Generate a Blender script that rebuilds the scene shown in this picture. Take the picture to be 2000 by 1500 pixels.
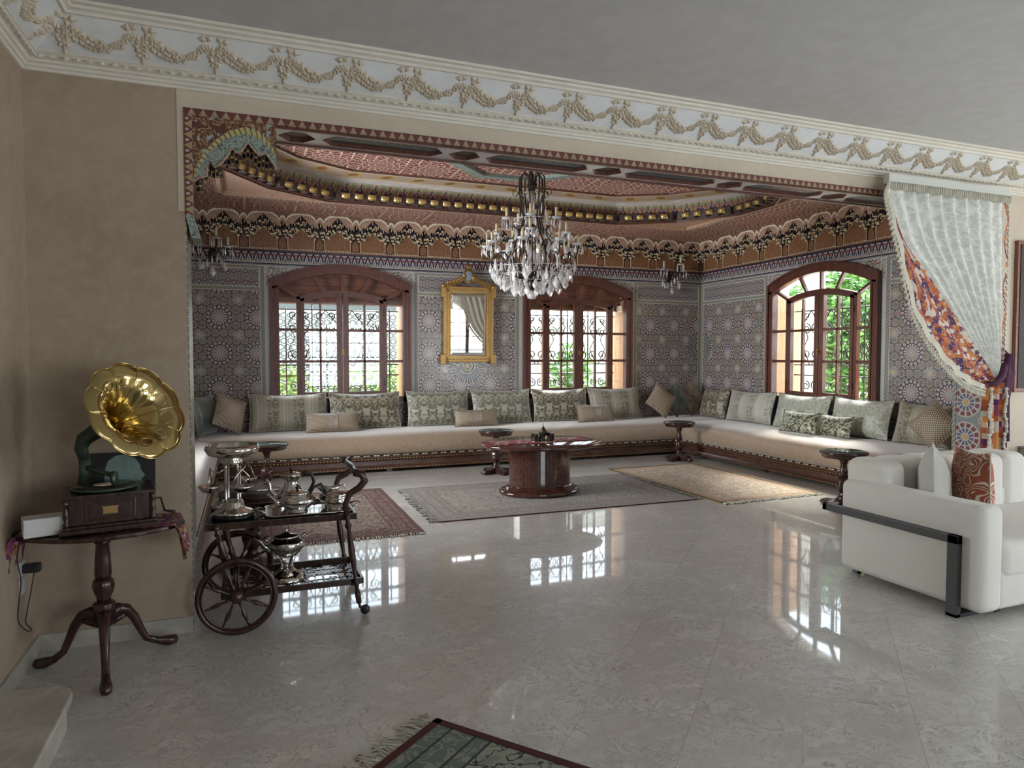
import bpy, bmesh, math, random
from math import sin, cos, pi, sqrt, atan2, radians
from mathutils import Vector, Matrix, noise as mnoise
random.seed(7)
for o in list(bpy.data.objects): bpy.data.objects.remove(o)
SC = bpy.context.scene; COL = SC.collection
# ------------------------------------------------------------ camera, world, light, exposure
cam = bpy.data.cameras.new('camera'); camo = bpy.data.objects.new('camera', cam); COL.objects.link(camo)
cam.sensor_width = 36; cam.lens = 1335/2000*36; cam.clip_start = .05; cam.clip_end = 200
camo.location = (0, 0, 1.6); camo.rotation_euler = (radians(90-2.35), 0, radians(-21.2))
SC.camera = camo
SC.view_settings.view_transform = 'Standard'; SC.view_settings.look = 'None'
SC.view_settings.gamma = 1; SC.view_settings.use_curve_mapping = False
SC.view_settings.exposure = 0.3
W = bpy.data.worlds.new('sky'); SC.world = W; W.use_nodes = True
wt = W.node_tree; wt.nodes.clear()
wo = wt.nodes.new('ShaderNodeOutputWorld'); wb = wt.nodes.new('ShaderNodeBackground')
wtc = wt.nodes.new('ShaderNodeTexCoord'); wsx = wt.nodes.new('ShaderNodeSeparateXYZ'); wr = wt.nodes.new('ShaderNodeValToRGB')
wt.links.new(wtc.outputs['Generated'], wsx.inputs[0]); wt.links.new(wsx.outputs['Z'], wr.inputs[0])
wr.color_ramp.elements[0].position = 0.0; wr.color_ramp.elements[0].color = (.86, .93, 1, 1)
wr.color_ramp.elements[1].position = .8; wr.color_ramp.elements[1].color = (.62, .78, 1, 1)
wt.links.new(wr.outputs[0], wb.inputs[0]); wb.inputs[1].default_value = 8.0
wt.links.new(wb.outputs[0], wo.inputs[0])

def area(name, loc, rot, sx, sy, portal=True, power=0, col=(1, 1, 1)):
    l = bpy.data.lights.new(name, 'AREA'); l.shape = 'RECTANGLE'; l.size = sx; l.size_y = sy
    l.energy = power; l.color = col
    o = bpy.data.objects.new(name, l); COL.objects.link(o); o.location = loc; o.rotation_euler = rot
    if portal: l.cycles.is_portal = True
    return o
# daylight portals in the window openings (they only steer sampling of the sky)
area('window_portal', (1.335, 10.62, 1.9), (radians(-90), 0, 0), 1.8, 1.9)
area('window_portal', (5.235, 10.62, 1.9), (radians(-90), 0, 0), 1.8, 1.9)
area('window_portal', (7.95, 7.62, 1.9), (0, radians(90), 0), 1.9, 1.8)
# daylight from the garden windows of the living room, behind and right of the camera
area('garden_daylight', (7.6, -3.62, 1.65), (radians(90), 0, 0), 2.3, 2.2, False, 56, (1, .98, .95))
area('garden_daylight', (3.2, -3.62, 1.65), (radians(90), 0, 0), 2.3, 2.2, False, 8, (1, .96, .9))
area('garden_daylight', (10.62, 1.0, 1.55), (0, radians(90), 0), 2.0, 2.9, False, 34, (1, .97, .92))
# added fill light at the alcove's left wall, behind the pier; no window there
area('alcove_fill_light', (-1.55, 7.62, 1.9), (0, radians(-90), 0), 1.8, 1.8, False, 112, (.95, .98, 1)).data.spread = radians(105)
sun = bpy.data.lights.new('sun', 'SUN'); sun.energy = 24.0; sun.angle = radians(22); sun.color = (1, .96, .88)
suno = bpy.data.objects.new('sun', sun); COL.objects.link(suno); suno.rotation_euler = Vector((.55, .36, .72)).to_track_quat('Z', 'Y').to_euler()

# ------------------------------------------------------------ tiny expression -> shader node compiler
T = None
class V:
    def __init__(s, k): s.k = k
    def __add__(a, b): return mt('ADD', a, b)
    __radd__ = __add__
    def __sub__(a, b): return mt('SUBTRACT', a, b)
    def __rsub__(a, b): return mt('SUBTRACT', b, a)
    def __mul__(a, b): return mt('MULTIPLY', a, b)
    __rmul__ = __mul__
    def __truediv__(a, b): return mt('DIVIDE', a, b)
    def __neg__(a): return mt('MULTIPLY', a, -1.0)
def put(inp, v):
    if isinstance(v, V): T.links.new(v.k, inp)
    elif isinstance(v, (tuple, list)):
        inp.default_value = tuple(v) if len(v) == len(inp.default_value) else (tuple(v)+(1.0,))[:len(inp.default_value)]
    else: inp.default_value = v
def mt(op, *a):
    n = T.nodes.new('ShaderNodeMath'); n.operation = op
    for i, x in enumerate(a): put(n.inputs[i], x)
    return V(n.outputs[0])
def fl(a): return mt('FLOOR', a)
def fr(a): return mt('FRACT', a)
def ab(a): return mt('ABSOLUTE', a)
def sn(a): return mt('SINE', a)
def cs(a): return mt('COSINE', a)
def sq(a): return mt('SQRT', a)
def at(a, b): return mt('ARCTAN2', a, b)
def mn(a, b): return mt('MINIMUM', a, b)
def mx(a, b): return mt('MAXIMUM', a, b)
def lt(a, b): return mt('LESS_THAN', a, b)
def gt(a, b): return mt('GREATER_THAN', a, b)
def band(x, a, b): return gt(x, a)*lt(x, b)
def cl(x, a=0.0, b=1.0): return mx(mn(x, b), a)
def hyp(a, b): return sq(a*a+b*b)
def cmb(x, y, z=0.0):
    n = T.nodes.new('ShaderNodeCombineXYZ')
    for i, v in enumerate((x, y, z)): put(n.inputs[i], v)
    return V(n.outputs[0])
def sep(v):
    n = T.nodes.new('ShaderNodeSeparateXYZ'); put(n.inputs[0], v); return [V(o) for o in n.outputs]
def tc(k):
    n = T.nodes.new('ShaderNodeTexCoord'); return V(n.outputs[k])
def uv():
    x, y, z = sep(tc('UV')); return x, y
def vscale(v, s):
    n = T.nodes.new('ShaderNodeVectorMath'); n.operation = 'MULTIPLY'; put(n.inputs[0], v); put(n.inputs[1], s); return V(n.outputs[0])
def noi(v, sc=5, det=4, rough=.5, dist=0.0):
    n = T.nodes.new('ShaderNodeTexNoise'); put(n.inputs['Vector'], v)
    n.inputs['Scale'].default_value = sc; n.inputs['Detail'].default_value = det
    n.inputs['Roughness'].default_value = rough; n.inputs['Distortion'].default_value = dist
    return V(n.outputs[0])
def vor(v, sc=5, feat='F1', rnd=1.0, out='Distance'):
    n = T.nodes.new('ShaderNodeTexVoronoi'); n.feature = feat; put(n.inputs['Vector'], v)
    n.inputs['Scale'].default_value = sc; n.inputs['Randomness'].default_value = rnd
    return V(n.outputs[out])
def wn(x, y=0.0):
    n = T.nodes.new('ShaderNodeTexWhiteNoise'); n.noise_dimensions = '2D'; put(n.inputs[0], cmb(x, y)); return V(n.outputs[0])
def orand():
    n = T.nodes.new('ShaderNodeObjectInfo'); return V(n.outputs['Random'])
def mixc(f, a, b):
    n = T.nodes.new('ShaderNodeMix'); n.data_type = 'RGBA'
    put(n.inputs[0], f); put(n.inputs[6], a if isinstance(a, V) else (a+(1,))[:4]); put(n.inputs[7], b if isinstance(b, V) else (b+(1,))[:4])
    return V(n.outputs[2])
def sm(x, a, b, lo=0.0, hi=1.0):
    n = T.nodes.new('ShaderNodeMapRange'); n.interpolation_type = 'SMOOTHSTEP'
    put(n.inputs[0], x); n.inputs[1].default_value = a; n.inputs[2].default_value = b; n.inputs[3].default_value = lo; n.inputs[4].default_value = hi
    return V(n.outputs[0])
MATS = {}
def mat(name, fn=None, col=(.5, .5, .5), rough=.5, metal=0.0, bump=.3, bdist=.004, **kw):
    """fn() -> colour, or (colour, height), or (colour, height, roughness)"""
    global T
    m = bpy.data.materials.new(name); m.use_nodes = True; T = m.node_tree
    b = T.nodes['Principled BSDF']
    b.inputs['Roughness'].default_value = rough; b.inputs['Metallic'].default_value = metal
    r = fn() if fn else None
    h = rr = None
    if isinstance(r, tuple) and len(r) in (2, 3) and isinstance(r[0], (V, tuple)):
        c = r[0]; h = r[1]; rr = r[2] if len(r) == 3 else None
    else: c = r
    if c is None:
        n1 = noi(tc('Object'), 9, 3)
        c = mixc(n1, tuple(x*.88 for x in col), tuple(min(1, x*1.1) for x in col))
    put(b.inputs['Base Color'], c)
    if rr is not None: put(b.inputs['Roughness'], rr)
    if h is not None:
        bn = T.nodes.new('ShaderNodeBump'); bn.inputs['Strength'].default_value = bump; bn.inputs['Distance'].default_value = bdist
        put(bn.inputs['Height'], h); T.links.new(bn.outputs[0], b.inputs['Normal'])
    for k, v in kw.items(): put(b.inputs[k.replace('_', ' ')], v)
    MATS[name] = m
    return m
# ------------------------------------------------------------ mesh builder
class G:
    def __init__(s): s.v = []; s.f = []; s.uv = []; s.sm = []; s.M = None
    def add(s, vs, fs, uvs=None, smooth=False):
        o = len(s.v)
        s.v += [tuple(s.M @ Vector(p)) if s.M is not None else tuple(p) for p in vs]
        for i, f in enumerate(fs):
            s.f.append([o+k for k in f]); s.uv.append(uvs[i] if uvs else None); s.sm.append(smooth)
        return s
    def box(s, c, d, rot=None):
        x, y, z = [a/2 for a in d]
        vs = [Vector((i*x, j*y, k*z)) for k in (-1, 1) for j in (-1, 1) for i in (-1, 1)]
        if rot is not None: vs = [rot @ v for v in vs]
        vs = [v+Vector(c) for v in vs]
        return s.add(vs, [(0, 2, 3, 1), (4, 5, 7, 6), (0, 1, 5, 4), (2, 6, 7, 3), (0, 4, 6, 2), (1, 3, 7, 5)])
    def bx(s, x0, x1, y0, y1, z0, z1):
        return s.box(((x0+x1)/2, (y0+y1)/2, (z0+z1)/2), (abs(x1-x0), abs(y1-y0), abs(z1-z0)))
    def prism(s, poly, fn, d0, d1, smooth=False):
        """poly: 2D points; fn(u,v,d)->3D"""
        n = len(poly); vs = [fn(u, v, d0) for u, v in poly]+[fn(u, v, d1) for u, v in poly]
        fs = [tuple(range(n-1, -1, -1)), tuple(range(n, 2*n))]+[(i, (i+1) % n, n+(i+1) % n, n+i) for i in range(n)]
        return s.add(vs, fs)
    def lathe(s, prof, c=(0, 0, 0), seg=24, sx=1, sy=1, axis=None, lobes=0, lob=0.0, cap=True):
        q = axis.to_track_quat('Z', 'Y').to_matrix() if axis is not None else None
        vs = []; n = len(prof)
        for r, z in prof:
            for i in range(seg):
                a = 2*pi*i/seg; rr = r*(1+lob*cos(lobes*a)) if lobes else r
                p = Vector((rr*cos(a)*sx, rr*sin(a)*sy, z))
                if q: p = q @ p
                vs.append(p+Vector(c))
        fs = [(j*seg+i, j*seg+(i+1) % seg, (j+1)*seg+(i+1) % seg, (j+1)*seg+i) for j in range(n-1) for i in range(seg)]
        if cap and prof[0][0] > 1e-4: fs.append(tuple(range(seg-1, -1, -1)))
        if cap and prof[-1][0] > 1e-4: fs.append(tuple((n-1)*seg+i for i in range(seg)))
        return s.add(vs, fs, smooth=True)
    def tube(s, pts, r, seg=8, cap=True):
        pts = [Vector(p) for p in pts]; n = len(pts)
        rs = r if isinstance(r, (list, tuple)) else [r]*n
        vs = []; up = None
        for i, p in enumerate(pts):
            t = (pts[min(i+1, n-1)]-pts[max(i-1, 0)])
            if t.length < 1e-9: t = Vector((0, 0, 1))
            t.normalize()
            if up is None:
                up = Vector((0, 0, 1)) if abs(t.z) < .9 else Vector((1, 0, 0))
            u = t.cross(up)
            if u.length < 1e-6: u = t.cross(Vector((.3, .9, .1)))
            u.normalize(); w = u.cross(t); up = w
            for k in range(seg):
                a = 2*pi*k/seg; vs.append(p+(u*cos(a)+w*sin(a))*rs[i])
        fs = [(j*seg+k, j*seg+(k+1) % seg, (j+1)*seg+(k+1) % seg, (j+1)*seg+k) for j in range(n-1) for k in range(seg)]
        if cap: fs += [tuple(range(seg-1, -1, -1)), tuple((n-1)*seg+k for k in range(seg))]
        return s.add(vs, fs, smooth=True)
    def sph(s, c, r, seg=12, rings=8, sc=(1, 1, 1)):
        pr = [(max(1e-5, r*sin(pi*j/rings)), -r*cos(pi*j/rings)) for j in range(rings+1)]
        vs = []
        for rr, z in pr:
            for i in range(seg):
                a = 2*pi*i/seg; vs.append((c[0]+rr*cos(a)*sc[0], c[1]+rr*sin(a)*sc[1], c[2]+z*sc[2]))
        fs = [(j*seg+i, j*seg+(i+1) % seg, (j+1)*seg+(i+1) % seg, (j+1)*seg+i) for j in range(rings) for i in range(seg)]
        return s.add(vs, fs, smooth=True)
    def grid(s, nu, nv, fn, smooth=True, uvf=None, flip=False):
        vs = [fn(i/nu, j/nv) for j in range(nv+1) for i in range(nu+1)]
        fs = []; us = []
        for j in range(nv):
            for i in range(nu):
                a = j*(nu+1)+i; q = (a, a+1, a+nu+2, a+nu+1); w = [(i/nu, j/nv), ((i+1)/nu, j/nv), ((i+1)/nu, (j+1)/nv), (i/nu, (j+1)/nv)]
                if flip: q = q[::-1]; w = w[::-1]
                fs.append(q); us.append([uvf(*k) if uvf else k for k in w])
        return s.add(vs, fs, us, smooth)
    def mesh(s, name, m, bev=0, uvproj=None):
        me = bpy.data.meshes.new(name); me.from_pydata(s.v, [], s.f)
        if any(u for u in s.uv) or uvproj:
            L = me.uv_layers.new(name='UVMap'); k = 0
            for i, f in enumerate(s.f):
                u = s.uv[i]
                for j in range(len(f)):
                    L.data[k].uv = u[j] if u else (uvproj(*s.v[f[j]]) if uvproj else (0, 0)); k += 1
        me.polygons.foreach_set('use_smooth', s.sm); 
        if m: me.materials.append(MATS[m] if isinstance(m, str) else m)
        if bev:
            bm = bmesh.new(); bm.from_mesh(me)
            eds = [e for e in bm.edges if len(e.link_faces) == 2 and e.calc_face_angle(0) > .6]
            bmesh.ops.bevel(bm, geom=eds, offset=bev, segments=2, affect='EDGES', profile=.6, clamp_overlap=True)
            bm.to_mesh(me); bm.free()
        me.update(); return me
    def build(s, name, m, parent=None, bev=0, uvproj=None, loc=(0, 0, 0), rot=(0, 0, 0), kind=None):
        o = bpy.data.objects.new(name, s.mesh(name, m, bev, uvproj)); COL.objects.link(o)
        o.location = loc; o.rotation_euler = rot
        if parent: o.parent = parent
        if kind: o['kind'] = kind
        return o
def inst(name, me, parent=None, loc=(0, 0, 0), rot=(0, 0, 0), sc=(1, 1, 1)):
    o = bpy.data.objects.new(name, me); COL.objects.link(o); o.location = loc; o.rotation_euler = rot
    o.scale = sc if isinstance(sc, tuple) else (sc, sc, sc)
    if parent: o.parent = parent
    return o
def tag(o, label, cat, group=None):
    o['label'] = label; o['category'] = cat
    if group: o['group'] = group
    return o
def thing(name, label, cat, loc=(0, 0, 0), rz=0, group=None):
    o = bpy.data.objects.new(name, None); COL.objects.link(o); o.location = loc; o.rotation_euler = (0, 0, rz); o.empty_display_size = .1
    return tag(o, label, cat, group)
def struct(name, loc=(0, 0, 0), rz=0):
    o = bpy.data.objects.new(name, None); COL.objects.link(o); o.location = loc; o.rotation_euler = (0, 0, rz); o['kind'] = 'structure'; o.empty_display_size = .1
    return o
def copy_tree(o, parent=None):
    c = o.copy(); COL.objects.link(c)
    if parent: c.parent = parent
    for ch in list(CH.get(o.name, [])) or [x for x in bpy.data.objects if x.parent == o]:
        copy_tree(ch, c)
    return c
CH = {}
# ------------------------------------------------------------ materials
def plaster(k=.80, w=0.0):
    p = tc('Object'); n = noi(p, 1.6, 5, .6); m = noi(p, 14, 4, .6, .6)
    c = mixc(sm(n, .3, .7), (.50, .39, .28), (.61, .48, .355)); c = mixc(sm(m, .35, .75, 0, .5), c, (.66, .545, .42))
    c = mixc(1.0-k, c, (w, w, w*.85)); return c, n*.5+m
mat('plaster_pale', lambda: plaster(.6, .56), rough=.75, bump=.2, bdist=.006)
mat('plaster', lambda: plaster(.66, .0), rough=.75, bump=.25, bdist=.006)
mat('white_ceiling', col=(.60, .595, .59), rough=.8)
mat('cornice_cream', col=(.72, .69, .60), rough=.6)
mat('cornice_blue_white', col=(.72, .74, .74), rough=.7)
mat('stucco_leaf', col=(.60, .53, .42), rough=.6)
def marble():
    p = tc('Object'); r = orand(); x, y, z = sep(p)
    q = cmb(x+r*17.0, y+r*9.0, r*5.0)
    a = noi(vscale(q, (1, 1.9, 1)), 3.2, 6, .62, .8); b = noi(q, 9, 6, .65, 1.6)
    b = noi(q, 5, 7, .68, 2.4); v = ab(b-.5); vein = sm(v, .0, .022, 1, 0)*sm(a, .36, .58)
    c = mixc(sm(a, .3, .72), (.51, .50, .455), (.70, .69, .64)); c = mixc(vein*.85, c, (.19, .165, .135)); v2 = sm(ab(noi(q, 4.5, 7, .7, 2.2)-.5), .0, .02, 1, 0); c = mixc(v2*.4, c, (.27, .24, .20))
    c = mixc(sm(noi(q, 1.3, 3), .5, .75, 0, .35), c, (.78, .77, .73)); c = mixc(r*.3, c, (.55, .525, .47))
    rg = sm(noi(q, 26, 3), .3, .8, .30, .42)
    return c, noi(q, 3, 2), rg
mat('marble', marble, rough=.35, bump=.02, bdist=.002, IOR=1.45, Coat_Weight=.75, Coat_Roughness=.035, Coat_IOR=1.5)
mat('marble_base', lambda: mixc(sm(noi(tc('Object'), 6, 6, .65, .8), .4, .7), (.40, .38, .32), (.55, .53, .47)), rough=.3)
mat('grout_white', col=(.52, .53, .52), rough=.25)
NAVY = (.03, .035, .075); WHT = (.50, .46, .41); BURG = (.20, .06, .08); OCH = (.50, .36, .16); TEAL = (.10, .22, .24); GRN = (.16, .26, .18)
def zell():
    a, b = uv(); u = fr(a*2.0+.2)-.5; v = fr(b*2.0+.22)-.5
    r = hyp(u, v)*.5; th = at(v, u)
    # fine net of small rosettes
    gp = 9.2; gro = fl(b*gp+.82); gx = a*gp+.2+gro*.5; ga = fr(gx)-.5; gb = fr(b*gp+.82)-.5; gr = hyp(ga, gb); gth = at(gb, ga); rnd = wn(fl(gx), gro)
    rr = gr*(1.0+.10*cs(gth*8.0))
    base = mixc(lt(mn(ab(ga+gb), ab(ga-gb)), .035), (.022, .022, .035), WHT); base = mixc(band(rr, .47, .50), base, (.30, .29, .27))
    base = mixc(lt(rr, .385), base, mixc(gt(cs(gth*10.0), .0), (.05, .045, .05), mixc(gt(rnd, .55), (.40, .31, .20), (.33, .34, .33))))
    base = mixc(band(rr, .385, .44), base, WHT)
    base = mixc(band(rr, .19, .25), base, WHT); base = mixc(lt(rr, .19), base, mixc(gt(rnd, .66), NAVY, BURG))
    base = mixc(lt(rr, .09), base, mixc(gt(wn(fl(gx)+40.0, gro), .5), (.55, .40, .22), (.50, .52, .48)))
    # large sixteen-fold rosette
    pet = cs(th*16.0)
    big = mixc(gt(pet, -.3), WHT, mixc(gt(r, .085), (.24, .09, .12), (.10, .11, .17)))
    big = mixc(lt(ab(pet), .22), big, WHT)
    t = (fr(th*(16.0/(2*pi))+.5)-.5)*r*.3927; q = hyp(t, r-.142)
    outer = mixc(lt(q, .0215), NAVY, WHT); outer = mixc(lt(q, .016), outer, (.40, .30, .28)); outer = mixc(lt(q, .008), outer, (.60, .50, .34))
    big = mixc(gt(r, .112), big, outer)
    big = mixc(lt(r, .058), big, mixc(gt(cs(th*16.0), 0.0), (.22, .23, .30), WHT))
    big = mixc(lt(r, .035), big, WHT); big = mixc(lt(r, .026), big, (.26, .26, .34)); big = mixc(lt(r, .014), big, (.60, .52, .38))
    c = mixc(lt(r, .165), base, big)
    # twelve-fold centre rosettes
    u2 = fr(a*2.0+.7)-.5; v2 = fr(b*2.0+.72)-.5; r2 = hyp(u2, v2)*.5; t2 = at(v2, u2)
    mid = mixc(gt(cs(t2*12.0), 0.0), NAVY, (.48, .50, .46)); mid = mixc(lt(r2, .05), mid, (.35, .37, .36)); mid = mixc(lt(r2, .03), mid, (.52, .38, .22)); mid = mixc(lt(r2, .013), mid, WHT)
    c = mixc(lt(r2, .066), c, mid); c = mixc(band(r2, .061, .068), c, WHT)
    for ca, cb in ((7.70, 1.76), (10.37, 1.76), (3.27, 1.44)):
        x_, y_ = a-ca, b-cb; rs = hyp(x_, y_); ts = at(y_, x_)
        s = mixc(gt(cs(ts*36.0), .1), (.05, .05, .07), (.42, .42, .38)); s = mixc(lt(rs, .15), s, (.05, .055, .08)); s = mixc(band(rs, .115, .135), s, (.46, .45, .40))
        s = mixc(lt(rs, .09), s, (.36, .28, .14)); s = mixc(lt(rs, .06), s, (.10, .10, .12)); s = mixc(lt(rs, .035), s, (.46, .36, .18))
        c = mixc(lt(rs+.03*cs(ts*18.0), .27), c, s)
    return c, gr, sm(noi(cmb(a, b), 30, 2), .3, .7, .12, .3)
mat('zellige', zell, rough=.2, bump=.15, bdist=.002)
def spade():
    a, b = uv(); w = .098; u = fr(a/w)-.5; v = cl((b-2.905)/.19); par = gt(fr(a/(2*w)), .5)
    s = ab(u)
    c = NAVY
    # triangular white lobes rising, droplets between
    up = lt(s, (.78-v)*.62)*gt(v, .10); c = mixc(up, c, WHT)
    c = mixc(lt(s, (.60-v)*.42)*gt(v, .16), c, mixc(par, (.16, .19, .32), (.06, .09, .09)))
    c = mixc(lt(s, (.36-v)*.30)*gt(v, .16), c, WHT)
    s2 = .5-s
    c = mixc(lt(s2, (v-.42)*.75)*lt(v, .90), c, WHT)
    c = mixc(lt(hyp((s2-.13)*.55, v-.74), .075), c, (.26, .06, .07)); c = mixc(lt(hyp(s2*.55, v-.62), .05), c, (.26, .06, .07))
    c = mixc(lt(hyp(s2*1.3, (v-.24)*.85), .14), c, WHT); c = mixc(lt(hyp(s2*1.6, (v-.24)*.8), .06), c, NAVY)
    return c
mat('tile_frieze', spade, rough=.2)
def lattice():
    a, b = uv(); w = .15; u = ab(fr(a/w)-.5)*2.0; v = cl((b-2.59)/.25)
    z = ab(v*2.0-1.0)
    d = ab(u-z)
    c = mixc(gt(noi(cmb(u, b*13.0), 7, 1), .52), (.34, .36, .34), (.12, .13, .16))
    c = mixc(lt(ab(z-.62+u*.2), .07), c, (.18, .10, .12)); c = mixc(lt(hyp(u-1.0, z-1.0), .42)*gt(hyp(u-1.0, z-1.0), .3), c, (.45, .47, .40))
    c = mixc(lt(d, .17), c, WHT); c = mixc(lt(d, .10), c, (.10, .05, .07)); c = mixc(lt(hyp(u, z), .2), c, (.30, .12, .14)); c = mixc(lt(hyp(u, z), .09), c, WHT)
    return c
mat('tile_lattice', lattice, rough=.2)
def chain():
    a, b = uv(); u = fr((a+b)/.05)-.5
    o = tc('Object')
    c = mixc(lt(ab(ab(u)-.27), .10), (.46, .43, .31), (.16, .17, .16)); c = mixc(lt(ab(u), .09), c, (.08, .10, .09))
    return c
mat('tile_chain', chain, rough=.25)
def floral():
    a, b = uv(); n = noi(cmb(a, b), 22, 2, .5, .6); m = noi(cmb(a+5.0, b), 30, 2, .5)
    c = mixc(lt(ab(n-.5), .035), (.50, .50, .46), (.10, .10, .07)); c = mixc(gt(m, .62), c, (.28, .08, .07)); c = mixc(lt(m, .36), c, (.12, .18, .12))
    return c
mat('tile_floral', floral, rough=.25)
def rosjamb():
    a, b = uv(); P = .33; u = fr(a/P+.5)-.5; v = fr((b-.17)/P+.5)-.5; r = hyp(u, v); th = at(v, u); c12 = ab(sn(th*6.0))
    c = mixc(lt(r, .42), (.24, .28, .27), mixc(lt(c12, .55), (.10, .12, .22), WHT))
    c = mixc(gt(r, .27)*lt(r, .42)*gt(c12, .5), c, (.20, .07, .08)); c = mixc(band(r, .25, .28), c, WHT); c = mixc(band(r, .40, .44), c, WHT)
    c = mixc(lt(r, .12), c, WHT); c = mixc(lt(r, .085), c, OCH)
    d = mn(ab(ab(u)-.5), ab(ab(v)-.5)); q = hyp(ab(u)-.5, ab(v)-.5); c = mixc(lt(q, .13), c, WHT); c = mixc(lt(q, .09), c, (.12, .14, .22))
    return c
mat('tile_rosette', rosjamb, rough=.2)
# carved and painted cedar
def carved(dark=(.16, .045, .04), lite=(.56, .40, .32), P=.62, ring=1.0):
    def f():
        x, y, z = sep(tc('Object')); u = fr(x/P)-.5; v = fr(y/P)-.5; r = hyp(u, v); th = at(v, u)
        l1 = ab(sn(th*8.0+r*14.0)); l2 = ab(sn(th*8.0-r*14.0)); g = ab(sn(r*26.0))
        k1 = ab(sn((x+y)*34.0)); k2 = ab(sn((x-y)*34.0)); k3 = ab(sn(x*24.0))
        inr = lt(r, .46)
        s = inr*mn(mn(l1, l2), g)+(1.0-inr)*mn(mn(k1, k2), k3)
        h = sm(s, .16, .30, 1, 0)
        c = mixc(h, dark, lite); c = mixc(lt(s, .07), c, (.66, .52, .42))
        return c, h
    return f
mat('carved_cedar', carved((.22, .06, .05), (.88, .66, .54)), rough=.55, bump=.9, bdist=.012)
def speck(c0, c1, c2, sc=60):
    def f():
        p = tc('Object'); n = vor(p, sc); m = noi(p, sc*.4, 2)
        c = mixc(lt(n, .28), c0, c1); c = mixc(gt(m, .6), c, c2); return c
    return f
mat('painted_brown', speck((.10, .045, .03), (.40, .26, .15), (.15, .065, .04)), rough=.45)
mat('painted_panel', speck((.20, .09, .045), (.48, .32, .15), (.28, .13, .065), 75), rough=.4)
mat('painted_pink', speck((.44, .29, .21), (.62, .44, .33), (.36, .20, .15), 90), rough=.5)
mat('painted_cream', speck((.80, .76, .60), (.58, .52, .36), (.74, .68, .52), 30), rough=.45)
mat('painted_green', speck((.22, .28, .25), (.40, .47, .42), (.26, .33, .30), 45), rough=.45)
mat('pale_gold', col=(.80, .68, .44), rough=.3, metal=.25)
mat('old_gold', col=(.62, .45, .18), rough=.3, metal=.6)
mat('corbel_brown', speck((.06, .035, .03), (.28, .17, .08), (.045, .045, .09), 60), rough=.4)
mat('frieze_brown', speck((.20, .095, .06), (.52, .36, .22), (.26, .12, .08), 70), rough=.45)
mat('niche_dark', speck((.035, .03, .04), (.12, .08, .05), (.05, .05, .09), 50), rough=.4)
def ogee():
    a, b = uv(); w = .19; u = ab(fr(a/w)-.5); v = cl(b)
    s = u*2.0
    ed = .5+.42*cs(v*pi*1.0)
    c = mixc(lt(s, .62-v*.55+.12*sn(v*9.0)), mixc(gt(v, .55), (.26, .12, .07), (.20, .24, .14)), (.13, .06, .12))
    c = mixc(lt(ab(s-(.62-v*.55+.12*sn(v*9.0))), .06), c, (.55, .42, .20))
    s2 = 1.0-s
    c = mixc(lt(ab(s2-(.1+v*.5)), .05), c, (.50, .38, .22)); c = mixc(lt(hyp(s, (v-.28)*1.5), .15), c, (.40, .42, .24)); c = mixc(lt(hyp(s2, (v-.55)*1.4), .12), c, (.28, .10, .18))
    c = mixc(gt(v, .8)*gt(noi(cmb(a, b), 55, 1), .52), c, (.58, .50, .34))
    return c
mat('ogee_coving', ogee, rough=.4)
def medal():
    a, b = uv(); u = fr(a/.45)-.5; v = cl(b)-.5
    c = mixc(gt(noi(cmb(a, b*.2), 60, 2), .55), (.50, .38, .29), (.42, .28, .20))
    c = mixc(lt(hyp(u*2.6, v*1.6), .6), c, (.52, .36, .12)); c = mixc(lt(hyp(u*3.6, v*2.2), .5), c, (.30, .14, .08)); c = mixc(lt(ab(ab(v)-.42), .04), c, (.62, .54, .42)); return c
mat('medallion_border', medal, rough=.45)
def wood(c0, c1, sc=(1, 1, 8), s=6):
    def f():
        p = vscale(tc('Object'), sc); n = noi(p, s, 4, .6, .5)
        return mixc(sm(n, .3, .7), c0, c1)
    return f
mat('mahogany', wood((.075, .026, .019), (.15, .055, .038), (8, 8, 1)), rough=.32)
mat('soffit_white', wood((.52, .47, .46), (.66, .61, .60)), rough=.22)
mat('box_boards', wood((.17, .065, .04), (.27, .11, .065), (1, 8, 8)), rough=.5)
mat('jamb_wood', wood((.52, .27, .12), (.66, .38, .20), (8, 8, 1)), rough=.5)
mat('dark_wood', wood((.020, .011, .009), (.055, .026, .018), (5, 5, 1)), rough=.22)
mat('turned_wood', wood((.024, .011, .009), (.058, .025, .018), (4, 4, 1)), rough=.2)
mat('plinth_wood', wood((.055, .027, .019), (.11, .055, .038), (1, 1, 6)), rough=.25)
def burl():
    p = tc('Object'); n = noi(p, 9, 6, .7, 1.5); r = wn(fl(at(*reversed(sep(p)[:2]))*6.0), 0.0)
    c = mixc(sm(n, .3, .7), (.032, .012, .009), (.095, .038, .024)); return mixc(r*.4, c, (.07, .02, .015))
mat('burl', burl, rough=.12, Coat_Weight=.6)
mat('gold_trim', col=(.32, .20, .08), rough=.35, metal=.7)
mat('gilt', lambda: (mixc(noi(tc('Object'), 40, 3), (.33, .19, .06), (.60, .39, .15)), noi(tc('Object'), 60, 3)), rough=.35, metal=.75, bump=.6)
mat('brass', lambda: mixc(noi(tc('Object'), 3, 2), (.50, .38, .15), (.60, .47, .22)), rough=.13, metal=1.0)
mat('silver', lambda: (mixc(noi(tc('Object'), 14, 4), (.50, .47, .42), (.78, .76, .72)), noi(tc('Object'), 70, 2)), rough=.14, metal=1.0, bump=.12)
mat('silver_tray', lambda: mixc(noi(tc('Object'), 6, 2), (.78, .78, .78), (.86, .86, .86)), rough=.05, metal=1.0)
mat('iron', col=(.035, .035, .035), rough=.5, metal=.3)
mat('bronze', col=(.05, .04, .03), rough=.4, metal=.6)
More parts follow.
